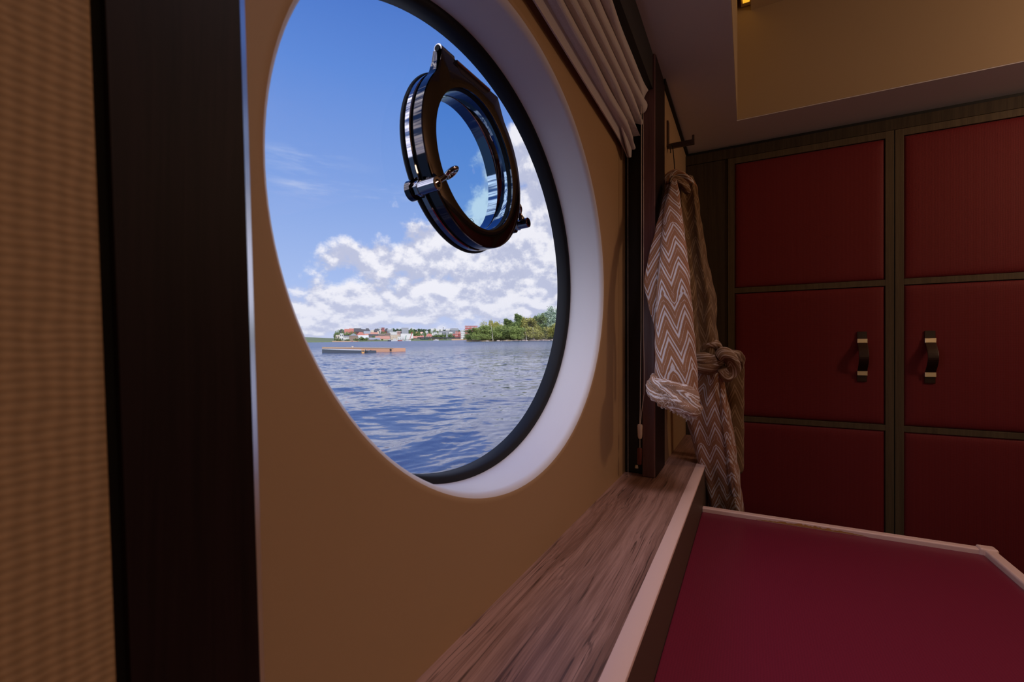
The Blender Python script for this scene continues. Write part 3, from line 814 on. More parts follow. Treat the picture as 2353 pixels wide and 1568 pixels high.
def roll(name, pts, rad, seed=0, flat=1., fuzzy=0., nseg=26, mk='knit'):
    """twisted roll of cloth along points (world) with uv in metres"""
    pts = [Vector(p) for p in pts]
    # resample by catmull-rom
    out = []; rr = []
    rad = rad if isinstance(rad, list) else [rad]*len(pts)
    for i in range(len(pts)-1):
        p0, p1, p2, p3 = pts[max(i-1, 0)], pts[i], pts[i+1], pts[min(i+2, len(pts)-1)]
        for k in range(8):
            t_ = k/8
            out.append(.5*((2*p1)+(p2-p0)*t_+(2*p0-5*p1+4*p2-p3)*t_*t_+(3*p1-p0-3*p2+p3)*t_**3)); rr.append(rad[i]+(rad[i+1]-rad[i])*t_)
    out.append(pts[-1]); rr.append(rad[-1])
    bm = nb(); ul = bm.loops.layers.uv.new('UVMap'); rings = []; ln = [0]; prev = None
    for i, p in enumerate(out):
        d = (out[min(i+1, len(out)-1)]-out[max(i-1, 0)]).normalized()
        if prev is None:
            a = d.cross(Vector((0, 0, 1))); a = a.normalized() if a.length > .1 else Vector((1, 0, 0))
        else: a = (prev-d*prev.dot(d)).normalized()
        prev = a; b = d.cross(a)
        if i: ln.append(ln[-1]+(p-out[i-1]).length)
        rg = []
        for k in range(nseg):
            th = k*2*PI/nseg; r = rr[i]*(1+.16*math.sin(3*th+ln[-1]*30+seed)+.07*math.sin(7*th-ln[-1]*45))
            rg.append(bm.verts.new(p+a*math.cos(th)*r+b*math.sin(th)*r*flat))
        rings.append(rg)
    for i in range(len(rings)-1):
        for k in range(nseg):
            f = bm.faces.new((rings[i][k], rings[i][(k+1) % nseg], rings[i+1][(k+1) % nseg], rings[i+1][k]))
            c0 = 2*PI*max(rr)/nseg
            for lp, q in zip(f.loops, [(k*c0, ln[i]), ((k+1)*c0, ln[i]), ((k+1)*c0, ln[i+1]), (k*c0, ln[i+1])]): lp[ul].uv = (q[0]+seed*.013, -q[1])
    for rg in (rings[0][::-1], rings[-1]):
        c = sum((v.co for v in rg), Vector())/nseg; cv_ = bm.verts.new(c)
        for k in range(nseg): bm.faces.new((rg[k], rg[(k+1) % nseg], cv_))
    for v in bm.verts: v.co += mnoise.noise_vector(v.co*30+Vector((seed, 3, 0)))*.0022
    if fuzzy:
        for v in bm.verts: v.co += mnoise.noise_vector(v.co*120)*fuzzy
    o = obj(name, bm, M[mk], smooth=True); sub(o, robe); return o
# upper body (right, shade put into its colour), reaching from the shoulders to the belt
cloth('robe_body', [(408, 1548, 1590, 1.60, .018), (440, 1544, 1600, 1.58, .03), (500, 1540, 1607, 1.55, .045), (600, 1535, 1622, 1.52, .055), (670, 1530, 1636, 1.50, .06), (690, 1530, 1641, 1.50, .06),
                    (740, 1530, 1640, 1.50, .058), (800, 1535, 1645, 1.50, .05), (850, 1550, 1640, 1.51, .035)], .05, 7, .17, 3, .01, mk='knitbackshade', lab='shaded golden-brown right side of the robe')
# left flap behind the sleeve
cloth('side_panel', [(425, 1531, 1552, 1.50, .010), (480, 1519, 1556, 1.42, .012), (540, 1504, 1550, 1.34, .012), (600, 1490, 1545, 1.31, .012), (645, 1481, 1545, 1.30, .012), (700, 1491, 1545, 1.30, .012),
                     (760, 1506, 1550, 1.31, .012), (860, 1508, 1550, 1.31, .010)], .02, 3, .1, 5, .02)
# sleeve
cloth('sleeve', [(412, 1545, 1553, 1.49, .010), (420, 1540, 1556, 1.47, .016), (470, 1529, 1563, 1.39, .022), (540, 1521, 1572, 1.31, .026), (640, 1512, 1583, 1.26, .030), (760, 1508, 1592, 1.25, .034),
                 (860, 1508, 1600, 1.245, .036), (935, 1512, 1604, 1.245, .034)], .04, 2, .10, 8, .0, diag=.10, lab='sunlit sleeve hanging on the window side')
# rolled cuff of the sleeve
def pr_(u, v, d): return P(u, v, d)
cloth('skirt', [(845, 1592, 1662, 1.53, .035), (880, 1590, 1662, 1.53, .04), (940, 1578, 1672, 1.53, .04), (1000, 1589, 1682, 1.55, .045), (1080, 1611, 1694, 1.575, .045), (1140, 1626, 1702, 1.60, .045),
                (1180, 1634, 1706, 1.615, .045), (1290, 1645, 1712, 1.63, .045)], .045, 4, .13, 11, .015, diag=-.12)
cloth('back_panel', [(812, 1668, 1700, 1.60, .02), (835, 1664, 1707, 1.60, .022), (900, 1664, 1707, 1.61, .022), (1000, 1668, 1707, 1.62, .022), (1078, 1674, 1707, 1.625, .02), (1086, 1678, 1703, 1.625, .014)], .02, 3, .1, 13, .03, mk='knitbackshade')
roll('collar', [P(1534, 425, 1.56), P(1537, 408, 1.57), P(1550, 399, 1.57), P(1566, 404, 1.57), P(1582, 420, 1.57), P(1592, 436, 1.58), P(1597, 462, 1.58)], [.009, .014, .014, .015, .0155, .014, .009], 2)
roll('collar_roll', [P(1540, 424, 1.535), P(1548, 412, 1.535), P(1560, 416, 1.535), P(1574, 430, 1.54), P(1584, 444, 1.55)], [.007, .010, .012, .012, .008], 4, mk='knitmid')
roll('cuff', [P(1510, 868, 1.27), P(1502, 884, 1.23), P(1514, 895, 1.215), P(1535, 905, 1.205), P(1560, 918, 1.20), P(1582, 930, 1.20), P(1594, 936, 1.22)], [.012, .020, .031, .034, .036, .034, .018], 5, 1., .0035, 48, mk='knitcuff')
# frayed yarn ends on the cuff
bm = nb(); rnd = random.Random(5)
for k in range(420):
    s_ = rnd.random(); s_ = s_**.7; u_ = 1514+84*s_+rnd.uniform(-5, 5); v_ = 910+34*s_+rnd.uniform(-12, 22); c = P(u_, v_, 1.168+rnd.uniform(-.004, .01)+.02*abs(v_-(910+34*s_))/25)
    ax = Vector((rnd.gauss(0, 1), rnd.gauss(0, 1), rnd.gauss(0, 1))).normalized(); bx_ = ax.cross(Vector((rnd.gauss(0, 1), 1, rnd.gauss(0, 1)))).normalized(); q = rnd.uniform(.0015, .0035); a0 = rnd.uniform(0, 6)
    tube(bm, [c+(ax*math.cos(a0+i_*.9)+bx_*math.sin(a0+i_*.9))*q+Vector((0, 0, -.0006*i_)) for i_ in range(6)], .0005, 4)
yo = obj('frayed_yarn', bm, mat('pale yarn', (.68, .58, .55), .9)); sub(yo, robe); yo['kind'] = 'stuff'
bm = nb()
for k in range(46):
    s_ = k/45; u_ = 1528+58*s_; v_ = 926+36*min(1, s_*1.15)+rnd.uniform(-2, 3); c = P(u_, v_, 1.19)
    tube(bm, [c+Vector((0, 0, .006)), c+Vector((rnd.uniform(-.003, .003), -.002, 0)), c+Vector((rnd.uniform(-.004, .004), -.001, -rnd.uniform(.002, .007)))], .0007, 4)
yo = obj('cuff_fringe', bm, mat('pale fringe', (.66, .56, .53), .9)); sub(yo, robe); yo['kind'] = 'stuff'
# belt: band, knot, loops and hanging end
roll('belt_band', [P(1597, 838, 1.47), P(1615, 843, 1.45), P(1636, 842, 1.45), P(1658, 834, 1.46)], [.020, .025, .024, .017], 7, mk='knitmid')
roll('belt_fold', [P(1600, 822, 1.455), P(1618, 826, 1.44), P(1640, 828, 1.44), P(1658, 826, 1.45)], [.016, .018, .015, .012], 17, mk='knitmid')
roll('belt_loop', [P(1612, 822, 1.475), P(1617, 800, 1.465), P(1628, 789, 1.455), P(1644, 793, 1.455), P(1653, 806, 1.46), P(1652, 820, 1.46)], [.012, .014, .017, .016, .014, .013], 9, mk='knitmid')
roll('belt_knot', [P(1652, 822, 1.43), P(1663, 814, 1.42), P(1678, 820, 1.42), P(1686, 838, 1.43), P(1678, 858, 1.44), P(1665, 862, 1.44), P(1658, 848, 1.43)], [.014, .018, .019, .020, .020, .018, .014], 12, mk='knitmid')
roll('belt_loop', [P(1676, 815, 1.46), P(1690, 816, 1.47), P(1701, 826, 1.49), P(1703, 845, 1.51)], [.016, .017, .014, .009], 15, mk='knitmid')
roll('belt_end', [P(1656, 862, 1.46), P(1659, 900, 1.465), P(1664, 950, 1.47), P(1671, 1000, 1.48), P(1678, 1060, 1.50), P(1687, 1120, 1.52), P(1691, 1140, 1.525)], [.008, .008, .009, .0085, .0095, .010, .008], 21)
# hanging loop (black cord) of the robe
q = tubeo('hanging_loop', M['blackcord'], None, [P(1541, 352, 1.605), P(1541, 338, 1.60), P(1543, 331, 1.607), P(1546, 340, 1.625), P(1549, 370, 1.60), P(1551, 402, 1.58)], .0016, 8); sub(q, robe)
q['label'] = 'black cord hanging loop'

#PART2
# ================================================================ OUTSIDE
SX, SY, WH = .0021, .02784, 2.2        # the boat lies very slightly pitched on the water
def WZ(x, y): return -WH+SX*x+SY*y
def G(u, d, dz=0.):                    # point on the water / ground level at camera depth d
    p = P(u, HZ, d); p.z = WZ(p.x, p.y)+dz; return p
def zof(v, d): return (HZ-v)/F*d
# --- water: real displaced waves, finer near the boat
def wave_mat():
    m = bpy.data.materials.new('sea water'); m.use_nodes = True; t = NT(m.node_tree)
    b = t.n['Principled BSDF']; b.inputs['Roughness'].default_value = .05
    b.inputs['IOR'].default_value = 1.42; b.inputs['Specular IOR Level'].default_value = .5
    tc = t.add('ShaderNodeTexCoord').outputs['Object']
    v = t.vm('MULTIPLY', t.add('ShaderNodeVectorRotate', {0: tc, 'Angle': -.45}, rotation_type='Z_AXIS').outputs[0], (.55, 1.25, 1.))
    def vn(scale, det):
        nd = t.add('ShaderNodeTexNoise', {'Scale': scale, 'Detail': det, 'Roughness': .55}); t.l.new(v, nd.inputs['Vector'])
        return t.vm('SUBTRACT', nd.outputs[1], (.5, .5, .5))
    dist = t.vm('LENGTH', tc)
    gust = t.add('ShaderNodeMapRange', {0: t.noise(v, .10, 3, .5), 1: .35, 2: .65, 3: .65, 4: 1.35}).outputs[0]
    far = t.step(dist, 12, 70)
    s1 = t.vm('MULTIPLY', vn(3.0, 5), (.50, .80, 0)); s2 = t.vm('MULTIPLY', vn(.80, 3), (.18, .30, 0))
    s3 = t.vm('MULTIPLY', vn(.12, 3), (.06, .14, 0))
    sl = t.vm('ADD', s1, t.vm('ADD', s2, s3))
    k = t.m('MULTIPLY', gust, t.m('ADD', .62, t.m('MULTIPLY', far, 1.5)))
    sl = t.vm('MULTIPLY', sl, t.add('ShaderNodeCombineXYZ', {0: k, 1: k, 2: 0.}).outputs[0])
    t.l.new(t.m('ADD', .04, t.m('MULTIPLY', t.step(dist, 15, 160), .22)), b.inputs['Roughness'])
    nrm = t.vm('NORMALIZE', t.vm('ADD', t.add('ShaderNodeNewGeometry').outputs['Normal'], sl))
    t.l.new(nrm, b.inputs['Normal'])
    foam = t.m('MULTIPLY', t.m('MULTIPLY', t.step(t.noise(v, .30, 7, .7), .70, .75), t.step(t.noise(v, 1.1, 4), .5, .6)), .8)
    t.l.new(t.mix(foam, (.034, .050, .115, 1), (.75, .78, .84, 1)), b.inputs['Base Color'])
    return m
bm = nb(); rs = []; r = 1.2
while r < 90: rs.append(r); r *= 1.0085
while r < 6000: rs.append(r); r *= 1.05
NA = 620; A0, A1 = -1.75, 0.35
grid = []
dirs = [(math.sin(.0+a_), math.cos(a_)) for a_ in [-.85+(-.45)+k*.31 for k in range(0, 6)]]
wv = []
rw = random.Random(4)
for k in range(22):
    lam = .55*(1.155**k); an = -.35+rw.uniform(-.65, .65); amp = .0105*lam**.9 if lam < 4 else .0105*4**.9*(4/lam)**1.2
    wv.append((2*PI/lam, math.cos(an), math.sin(an), amp*.42, rw.uniform(0, 6.28), lam))
for r in rs:
    row = []
    dr = r*.0085 if r < 90 else r*.05; da = r*(A1-A0)/NA; res = max(dr, da)
    for k in range(NA+1):
        a = A0+(A1-A0)*k/NA; x, y = r*math.sin(a), r*math.cos(a)
        z = 0
        if r < 90:
            gx = mnoise.noise((x*.35, y*.35, 0))*1.4; gy = mnoise.noise((x*.3+9, y*.3, 4))*1.4
            for kk, cx, cy, am, ph, lam in wv:
                if lam < res*2.2: continue
                q = math.sin(kk*((x+gx)*cx+(y+gy)*cy)+ph)
                z += am*(1-2*abs(q))*.6 if lam < 1.6 else am*q
            z *= min(1, (90-r)/40)
        row.append(bm.verts.new((x, y, WZ(x, y)+z)))
    grid.append(row)
for i in range(len(rs)-1):
    for k in range(NA): bm.faces.new((grid[i][k], grid[i][k+1], grid[i+1][k+1], grid[i+1][k]))
sea = obj('sea', bm, wave_mat(), smooth=True, recalc=False); tag(sea, kind='structure')
if sea.data.polygons[0].normal.z < 0: sea.data.flip_normals()

# --- materials
def flat(name, rgb, rough=.8, var=.12):
    c = lin(*rgb); g = sum(c[:3])/3; c = tuple((x*.78+g*.22)*.66 for x in c[:3])+(1,)
    return mat(name, c, rough, var=var)
OM = {k: flat(k, c) for k, c in {'white render': (225, 225, 225), 'cream render': (222, 205, 180), 'grey render': (160, 165, 175), 'dark brick': (128, 62, 58), 'red brick': (190, 84, 80),
      'brown render': (150, 125, 110), 'pink render': (220, 170, 155), 'orange tile': (205, 138, 115), 'red tile': (196, 108, 92), 'grey roof': (150, 158, 172), 'pale roof': (205, 212, 222), 'dark roof': (78, 78, 88),
      'teal': (60, 160, 165), 'orange': (230, 160, 90), 'red paint': (205, 60, 60), 'dark glass': (70, 82, 100), 'sand': (205, 165, 125), 'rust plank': (205, 145, 110), 'black': (25, 28, 35),
      'green paint': (60, 150, 120), 'yellow paint': (240, 165, 40), 'rock': (150, 128, 120), 'rocklight': (205, 185, 172), 'charcoal': (52, 55, 66)}.items()}
def leafmat(name, a, b_):
    m = bpy.data.materials.new(name); m.use_nodes = True; t = NT(m.node_tree); b = t.n['Principled BSDF']; b.inputs['Roughness'].default_value = .7
    gi = t.add('ShaderNodeNewGeometry').outputs['Random Per Island']
    t.l.new(t.mix(gi, lin(*a), lin(*b_)), b.inputs['Base Color']); b.inputs['Specular IOR Level'].default_value = .2
    return m
LEAF = {'fresh': leafmat('fresh green leaves', (96, 120, 60), (150, 162, 96)), 'mid': leafmat('green leaves', (74, 96, 54), (118, 134, 80)), 'yellow': leafmat('yellow green leaves', (125, 132, 62), (176, 168, 98)),
        'dark': leafmat('dark pine needles', (58, 78, 62), (88, 106, 84)), 'silver': leafmat('silver green leaves', (128, 152, 130), (178, 194, 176))}
BARK = flat('bark', (120, 105, 92)); BIRCH = flat('pale birch bark', (205, 196, 186))
# --- land: quay, hillside behind the town
def hill_h(u, d):
    p = max(0., (d-560)/420.); base = 1.3+9.5*p
    return base*(.75+.25*math.sin(u*.021+.6))
bm = nb(); us = [560+8*k for k in range(110)]; ds = [546, 548, 552, 580, 620, 680, 740, 820, 900, 980, 1060]
L = []
for d in ds:
    row = []
    for u in us:
        p = G(u, d); h = -.6 if d == 546 else (1.2 if d < 560 else hill_h(u, d))
        p.z += h; row.append(bm.verts.new(p))
    L.append(row)
for i in range(len(L)-1):
    for k in range(len(us)-1): bm.faces.new((L[i][k], L[i][k+1], L[i+1][k+1], L[i+1][k]))
o = obj('hillside', bm, mat('hillside grass', lin(92, 104, 72), .9, var=.5, coord='Object'), smooth=True); tag(o, kind='structure')
def gz(u, d):      # ground height
    p = G(u, d); return p.z+(1.2 if d < 560 else hill_h(u, d))
# --- wooded point on the right
bm = nb(); L = []
for j, d in enumerate([286, 289, 296, 320, 360]):
    row = []
    for k in range(60):
        u = 1072+k*8; dd = d+10*max(0, (1120-u)/60)+ (4*math.sin(k*.9)); p = G(u, dd); p.z += [-.5, .25, .9, 1.4, 1.2][j]+.15*math.sin(k*1.7); row.append(bm.verts.new(p))
    L.append(row)
for i in range(len(L)-1):
    for k in range(59): bm.faces.new((L[i][k], L[i][k+1], L[i+1][k+1], L[i+1][k]))
o = obj('wooded_point', bm, mat('earth bank', lin(140, 125, 95), .9, var=.5), smooth=True); tag(o, kind='structure')

# --- buildings
def frame_at(u, d):
    p = G(u, d); f = Vector((p.x, p.y, 0)).normalized(); return p, Vector((f.y, -f.x, 0)), f
def obox(bm, c, t_, f_, w, z0, z1, dep, x0=0.):
    vs = []
    for a in (-w/2+x0, w/2+x0):
        for b in (0, dep):
            for z in (z0, z1):
                q = c+t_*a+f_*b; vs.append(bm.verts.new((q.x, q.y, z)))
    for q in [(0, 1, 3, 2), (4, 6, 7, 5), (0, 4, 5, 1), (2, 3, 7, 6), (0, 2, 6, 4), (1, 5, 7, 3)]: bm.faces.new([vs[i] for i in q])
def building(u0, u1, vt, vb, d, wall, roof, label, kind='building', name='house', rt='gable', wins=None, group=None, rh=.35, wm='dark glass', turn=0.):
    """u0..u1 wide, top at row vt, foot reaching the ground"""
    uc = (u0+u1)/2; c, t_, f_ = frame_at(uc, d)
    if turn: t_, f_ = t_*math.cos(turn)+f_*math.sin(turn), f_*math.cos(turn)-t_*math.sin(turn)
    w = (u1-u0)/F*d; zb = min(gz(uc, d), zof(vb, d))-.4; zt = zof(vt, d); dep = max(5, min(14, w*.8))
    root = thing(name, label, kind, (c.x, c.y, zb), group)
    hr = (zt-zb)*rh if rt in ('gable', 'hip') else .5
    bm = nb(); obox(bm, c, t_, f_, w, zb, zt-hr, dep); sub(obj('walls', bm, OM[wall]), root)
    bm = nb(); e = .04*w
    def q(a, b, z): p = c+t_*a+f_*b; return bm.verts.new((p.x, p.y, z))
    z0 = zt-hr
    if rt == 'gable':            # ridge along the facade
        a = [q(-w/2-e, -e, z0), q(w/2+e, -e, z0), q(w/2+e, dep+e, z0), q(-w/2-e, dep+e, z0), q(-w/2-e, dep/2, zt), q(w/2+e, dep/2, zt)]
        for fc_ in [(0, 1, 5, 4), (2, 3, 4, 5), (0, 4, 3), (1, 2, 5), (3, 2, 1, 0)]: bm.faces.new([a[i] for i in fc_])
    elif rt == 'front':          # gable end to the water
        a = [q(-w/2-e, -e, z0), q(w/2+e, -e, z0), q(w/2+e, dep+e, z0), q(-w/2-e, dep+e, z0), q(0, -e, zt+.25*w), q(0, dep+e, zt+.25*w)]
        for fc_ in [(0, 1, 4), (1, 2, 5, 4), (2, 3, 5), (3, 0, 4, 5), (3, 2, 1, 0)]: bm.faces.new([a[i] for i in fc_])
    elif rt == 'hip':
        a = [q(-w/2-e, -e, z0), q(w/2+e, -e, z0), q(w/2+e, dep+e, z0), q(-w/2-e, dep+e, z0), q(-w*.2, dep/2, zt), q(w*.2, dep/2, zt)]
        for fc_ in [(0, 1, 5, 4), (2, 3, 4, 5), (3, 0, 4), (1, 2, 5), (3, 2, 1, 0)]: bm.faces.new([a[i] for i in fc_])
    else:
        obox(bm, c-f_*.15, t_, f_, w+.3, z0, zt, dep+.3)
    sub(obj('roof', bm, OM[roof]), root)
    if wins:
        nx, nz = wins; H = zt-hr-zb; ww = w/nx*.46; wh = H/nz*.45
        for i in range(nx):
            for j in range(nz):
                bm = nb(); obox(bm, c-f_*.06, t_, f_, ww, zb+H*(j+.35)/nz, zb+H*(j+.35)/nz+wh, .1, -w/2+w*(i+.5)/nx)
                sub(obj('window', bm, OM[wm]), root)
    return root
B = building
# hilltop apartment blocks, left to right
B(783, 792, 759.5, 766, 960, 'brown render', 'dark roof', 'low brown building at the left end of the hilltop row', wins=(3, 1))
B(792, 803, 756, 765, 950, 'pink render', 'red tile', 'pale red apartment block, leftmost of the hilltop blocks', name='apartment_block', wins=(4, 2))
B(803, 812.5, 755, 766, 940, 'red brick', 'red tile', 'bright red brick apartment block on the hilltop beside the pale red one', name='apartment_block', wins=(3, 2))
B(814, 829, 754.5, 767, 930, 'dark brick', 'dark roof', 'dark red brick apartment block left of centre on the hilltop', name='apartment_block', wins=(5, 3), wm='charcoal')
B(829, 838, 756.5, 766, 960, 'brown render', 'dark roof', 'narrow brown apartment block between two dark brick ones on the hilltop', name='apartment_block', wins=(3, 2))
B(837, 851, 754.5, 768, 930, 'dark brick', 'dark roof', 'dark brick apartment block with hipped grey roof on the hilltop', name='apartment_block', rt='hip', wins=(5, 3), wm='charcoal')
B(858, 872, 755.5, 767, 930, 'charcoal', 'dark roof', 'dark grey apartment block with pale bands on the hilltop', name='apartment_block', rt='hip', wins=(5, 2), wm='white render')
B(871, 877, 754, 764, 940, 'white render', 'dark roof', 'slim white apartment tower beside the red hilltop block', name='apartment_block', rt='flat', wins=(2, 3))
B(877, 883.5, 753, 764, 935, 'red brick', 'dark roof', 'bright red square apartment block at the middle of the hilltop', name='apartment_block', rt='flat', wins=(2, 3))
B(883, 894, 754.8, 767, 940, 'dark brick', 'dark roof', 'dark red apartment block right of the bright red square one', name='apartment_block', rt='hip', wins=(4, 3), wm='charcoal')
B(890, 903, 757, 764, 920, 'grey render', 'pale roof', 'pale grey terrace below the right end of the hilltop blocks', name='terrace', rt='flat', wins=(5, 1))
# middle slope
B(837, 857, 761, 770, 800, 'brown render', 'grey roof', 'brown-grey building on the slope under the dark brick blocks', wins=(6, 2))
B(852, 859, 759, 768, 790, 'cream render', 'pale roof', 'small cream house with a pointed front on the slope', rt='front', wins=(2, 1))
B(867, 870.5, 761, 772, 760, 'cream render', 'cream render', 'slim cream chimney tower on the slope', 'tower', 'tower', rt='flat')
B(820, 838, 763.5, 774, 700, 'brown render', 'red tile', 'wide house with a bright red tiled roof above the left sheds', rt='hip', rh=.5, wins=(5, 1))
B(838, 850, 767, 776, 680, 'pink render', 'orange tile', 'pink house with orange roof right of the bright red roofed one', wins=(3, 1))
B(852, 868, 763.8, 774, 690, 'cream render', 'orange tile', 'cream house with a broad orange roof below the dark hilltop block', rh=.45, wins=(4, 1))
B(848, 868, 768, 780, 640, 'brown render', 'dark roof', 'brown warehouse with dark roof in the middle of the town', 'warehouse', 'warehouse', wins=(7, 1))
B(868, 886, 767.5, 776, 650, 'brown render', 'grey roof', 'brown building with a row of dark windows above the orange roofed shed', rt='flat', wins=(8, 1))
B(885, 897, 766, 780, 630, 'brown render', 'brown render', 'tall brown waterfront block left of the cream one', name='office_block', rt='flat', wins=(5, 3))
B(896, 912, 762.5, 778, 640, 'white render', 'pale roof', 'white block with small windows left of the grey tower', name='office_block', rt='flat', wins=(6, 4), wm='grey render')
B(911, 923, 761, 770, 660, 'pink render', 'pale roof', 'pinkish block directly left of the grey tower', name='office_block', rt='flat', wins=(4, 2))
B(923, 938.5, 753.6, 768, 650, 'grey render', 'grey roof', 'tall grey tower block, the highest building of the waterfront', 'tower block', 'tower_block', rt='flat', wins=(6, 1), wm='grey roof')
B(921, 949, 767, 783, 585, 'white render', 'white render', 'big plain white hall by the water under the grey tower', 'hall', 'industrial_hall', rt='flat')
B(898, 920.5, 770, 782, 592, 'cream render', 'cream render', 'long cream waterfront building with many windows left of the white hall', name='office_block', rt='flat', wins=(9, 3), wm='brown render')
B(914, 934, 774, 784, 568, 'white render', 'pale roof', 'low white boathouse in front of the white hall', 'boathouse', 'boathouse', rt='flat', wins=(5, 1), wm='grey render')
# waterfront left
B(772, 789, 770, 780, 620, 'cream render', 'pale roof', 'low cream building furthest left on the shore', rt='flat', wins=(4, 1))
B(781, 789, 766.5, 776, 610, 'white render', 'pale roof', 'white square tower house at the left of the shore', rt='flat', wins=(2, 2))
B(789, 803, 773, 783, 590, 'white render', 'grey roof', 'white building with dark windows left of the sheds', rt='flat', wins=(6, 2))
B(790, 812, 770, 777, 632, 'charcoal', 'dark roof', 'dark long shed behind the white building on the left shore', 'shed', 'shed')
B(803, 822, 771, 783, 580, 'brown render', 'grey roof', 'grey gabled shed on the left shore', 'shed', 'shed', rt='front', rh=.3)
B(812, 828, 770.5, 776, 610, 'grey render', 'pale roof', 'shed with a pale metal roof behind the grey gabled one', 'shed', 'shed', rh=.7)
B(828, 846, 770.5, 777, 620, 'brown render', 'pale roof', 'shed with a long pale roof in the middle of the left shore', 'shed', 'shed', rh=.7)
B(842, 872, 776, 784, 561, 'brown render', 'grey roof', 'low grey roofed shed with sand coloured front by the water', 'shed', 'shed', rh=.6)
B(864, 894, 772.5, 784, 578, 'cream render', 'orange tile', 'shed with a large faded orange roof by the water', 'shed', 'shed', rh=.55)
# right of the hall
B(950, 966, 772.5, 780, 610, 'brown render', 'orange tile', 'house with a low orange roof right of the white hall', rh=.6, wins=(4, 1))
B(965, 974, 771.5, 780, 615, 'pink render', 'red tile', 'small house with a red roof beside the orange roofed one', rh=.6, wins=(2, 1))
B(954, 962, 762.5, 769, 760, 'white render', 'red tile', 'small white house with a red roof high on the slope', rt='hip', wins=(2, 1))
B(966, 972, 763, 768, 740, 'white render', 'pink render', 'small white house with pinkish roof on the slope', wins=(2, 1))
B(977, 984, 761, 768, 760, 'white render', 'grey roof', 'white pointed house on the slope', rt='front', wins=(2, 1))
B(979, 994, 767, 776, 660, 'pink render', 'red tile', 'house with a hipped red roof and dormer above the quay canopy', rt='hip', rh=.55, wins=(3, 1))
for k, (a, b_, v_, lab) in enumerate([(990, 998, 755, 'white modern housing block at the left of the far hilltop row'), (1001, 1010, 756, 'white modern housing block, second of the far hilltop row'), (1012, 1018, 756.5, 'small pale housing block in the far hilltop row'),
                                      (1024, 1034, 755.5, 'white modern housing block right of the mast on the hilltop')]):
    B(a, b_, v_, 763, 960, 'white render', 'white render', lab, name='housing_block', rt='flat', wins=(3, 1), wm='grey render')
B(1035, 1053, 755, 763, 950, 'grey render', 'grey roof', 'wide slate-grey housing block on the far hilltop', name='housing_block', rt='flat', wins=(8, 1))
B(996, 1016, 761.5, 769, 780, 'grey render', 'dark roof', 'long grey terrace with dark roof on the right slope', name='terrace', rt='flat', wins=(7, 1), wm='white render')
B(1016, 1038, 760.5, 766, 800, 'grey render', 'dark roof', 'second long grey terrace with dark roof further right', name='terrace', rt='flat', wins=(7, 1))
B(996, 1005, 764, 771, 720, 'white render', 'grey roof', 'white villa under the long grey terrace', rt='front', wins=(3, 1))
B(1031, 1040, 763, 770, 730, 'white render', 'grey roof', 'white gabled villa left of the red houses', rt='front', wins=(3, 1))
B(1040, 1046, 768, 776, 640, 'red brick', 'red tile', 'small red gabled boathouse beside the taller red houses', rt='front', wins=(2, 1))
B(1046, 1052, 762.5, 776, 640, 'red brick', 'red tile', 'tall red gabled house left of the white windowed block', rt='front', wins=(2, 3), wm='white render')
B(1052, 1059, 762, 776, 650, 'red brick', 'red tile', 'red house directly beside the white windowed block', rt='hip', wins=(3, 3))
B(1059, 1068.5, 758.5, 782, 590, 'white render', 'pale roof', 'narrow white block with dark windows left of the red brick building', name='apartment_block', rt='flat', wins=(4, 5))
B(1068.5, 1097, 749, 782, 600, 'red brick', 'red brick', 'large red brick building with rows of pale windows beside the trees', 'office building', 'office_building', rt='flat', wins=(9, 6), wm='pale roof')
B(1150.5, 1161, 741.5, 760, 520, 'white render', 'grey roof', 'pale high-rise rising behind the wooded point', 'tower block', 'tower_block', rt='flat')
B(1172, 1184, 743, 760, 540, 'cream render', 'cream render', 'cream high-rise half hidden behind the trees', 'tower block', 'tower_block', rt='flat')
# quay canopy with coloured stalls
c, t_, f_ = frame_at(1010, 556)
cn = thing('quay_canopy', 'long flat dark canopy building along the quay', 'canopy', (c.x, c.y, gz(1010, 556)))
def strip(u0, u1, vt, vb, d, m, name, par, dep=3.):
    cc, tt, ff = frame_at((u0+u1)/2, d); bm = nb(); obox(bm, cc, tt, ff, (u1-u0)/F*d, zof(vb, d), zof(vt, d), dep)
    o = obj(name, bm, OM[m]); 
    if par: sub(o, par)
    return o
strip(960, 1058, 775.2, 777.6, 556, 'charcoal', 'roof', cn, 6)
for u_ in range(966, 1058, 9): strip(u_, u_+.8, 777.6, 785.0, 557, 'charcoal', 'post', cn, .4)
for (a, b_, m_, lab) in [(967, 985, 'teal', 'teal stall front under the quay canopy'), (986, 990, 'orange', 'narrow orange stall front beside the teal one'), (994, 1006, 'red paint', 'red stall front under the quay canopy'),
                         (1007, 1018, 'orange', 'wide orange stall front right of the red one'), (1029, 1041, 'white render', 'white stall front at the right of the quay canopy'), (1019, 1027, 'dark glass', 'dark glazed stall front under the quay canopy')]:
    o = strip(a, b_, 778.4, 784.0, 560, m_, 'market_stall', None, 2); tag(o, lab, 'stall')
o = strip(1038, 1078, 779.3, 784.2, 545, 'sand', 'sand_barrier', None, 2); tag(o, 'sand coloured low barrier by the water left of the trees', 'barrier')
o = strip(770, 960, 784.2, 786.4, 553, 'sand', 'quay_edge', None, 2); tag(o, 'pale quay edge along the left shore', 'quay')
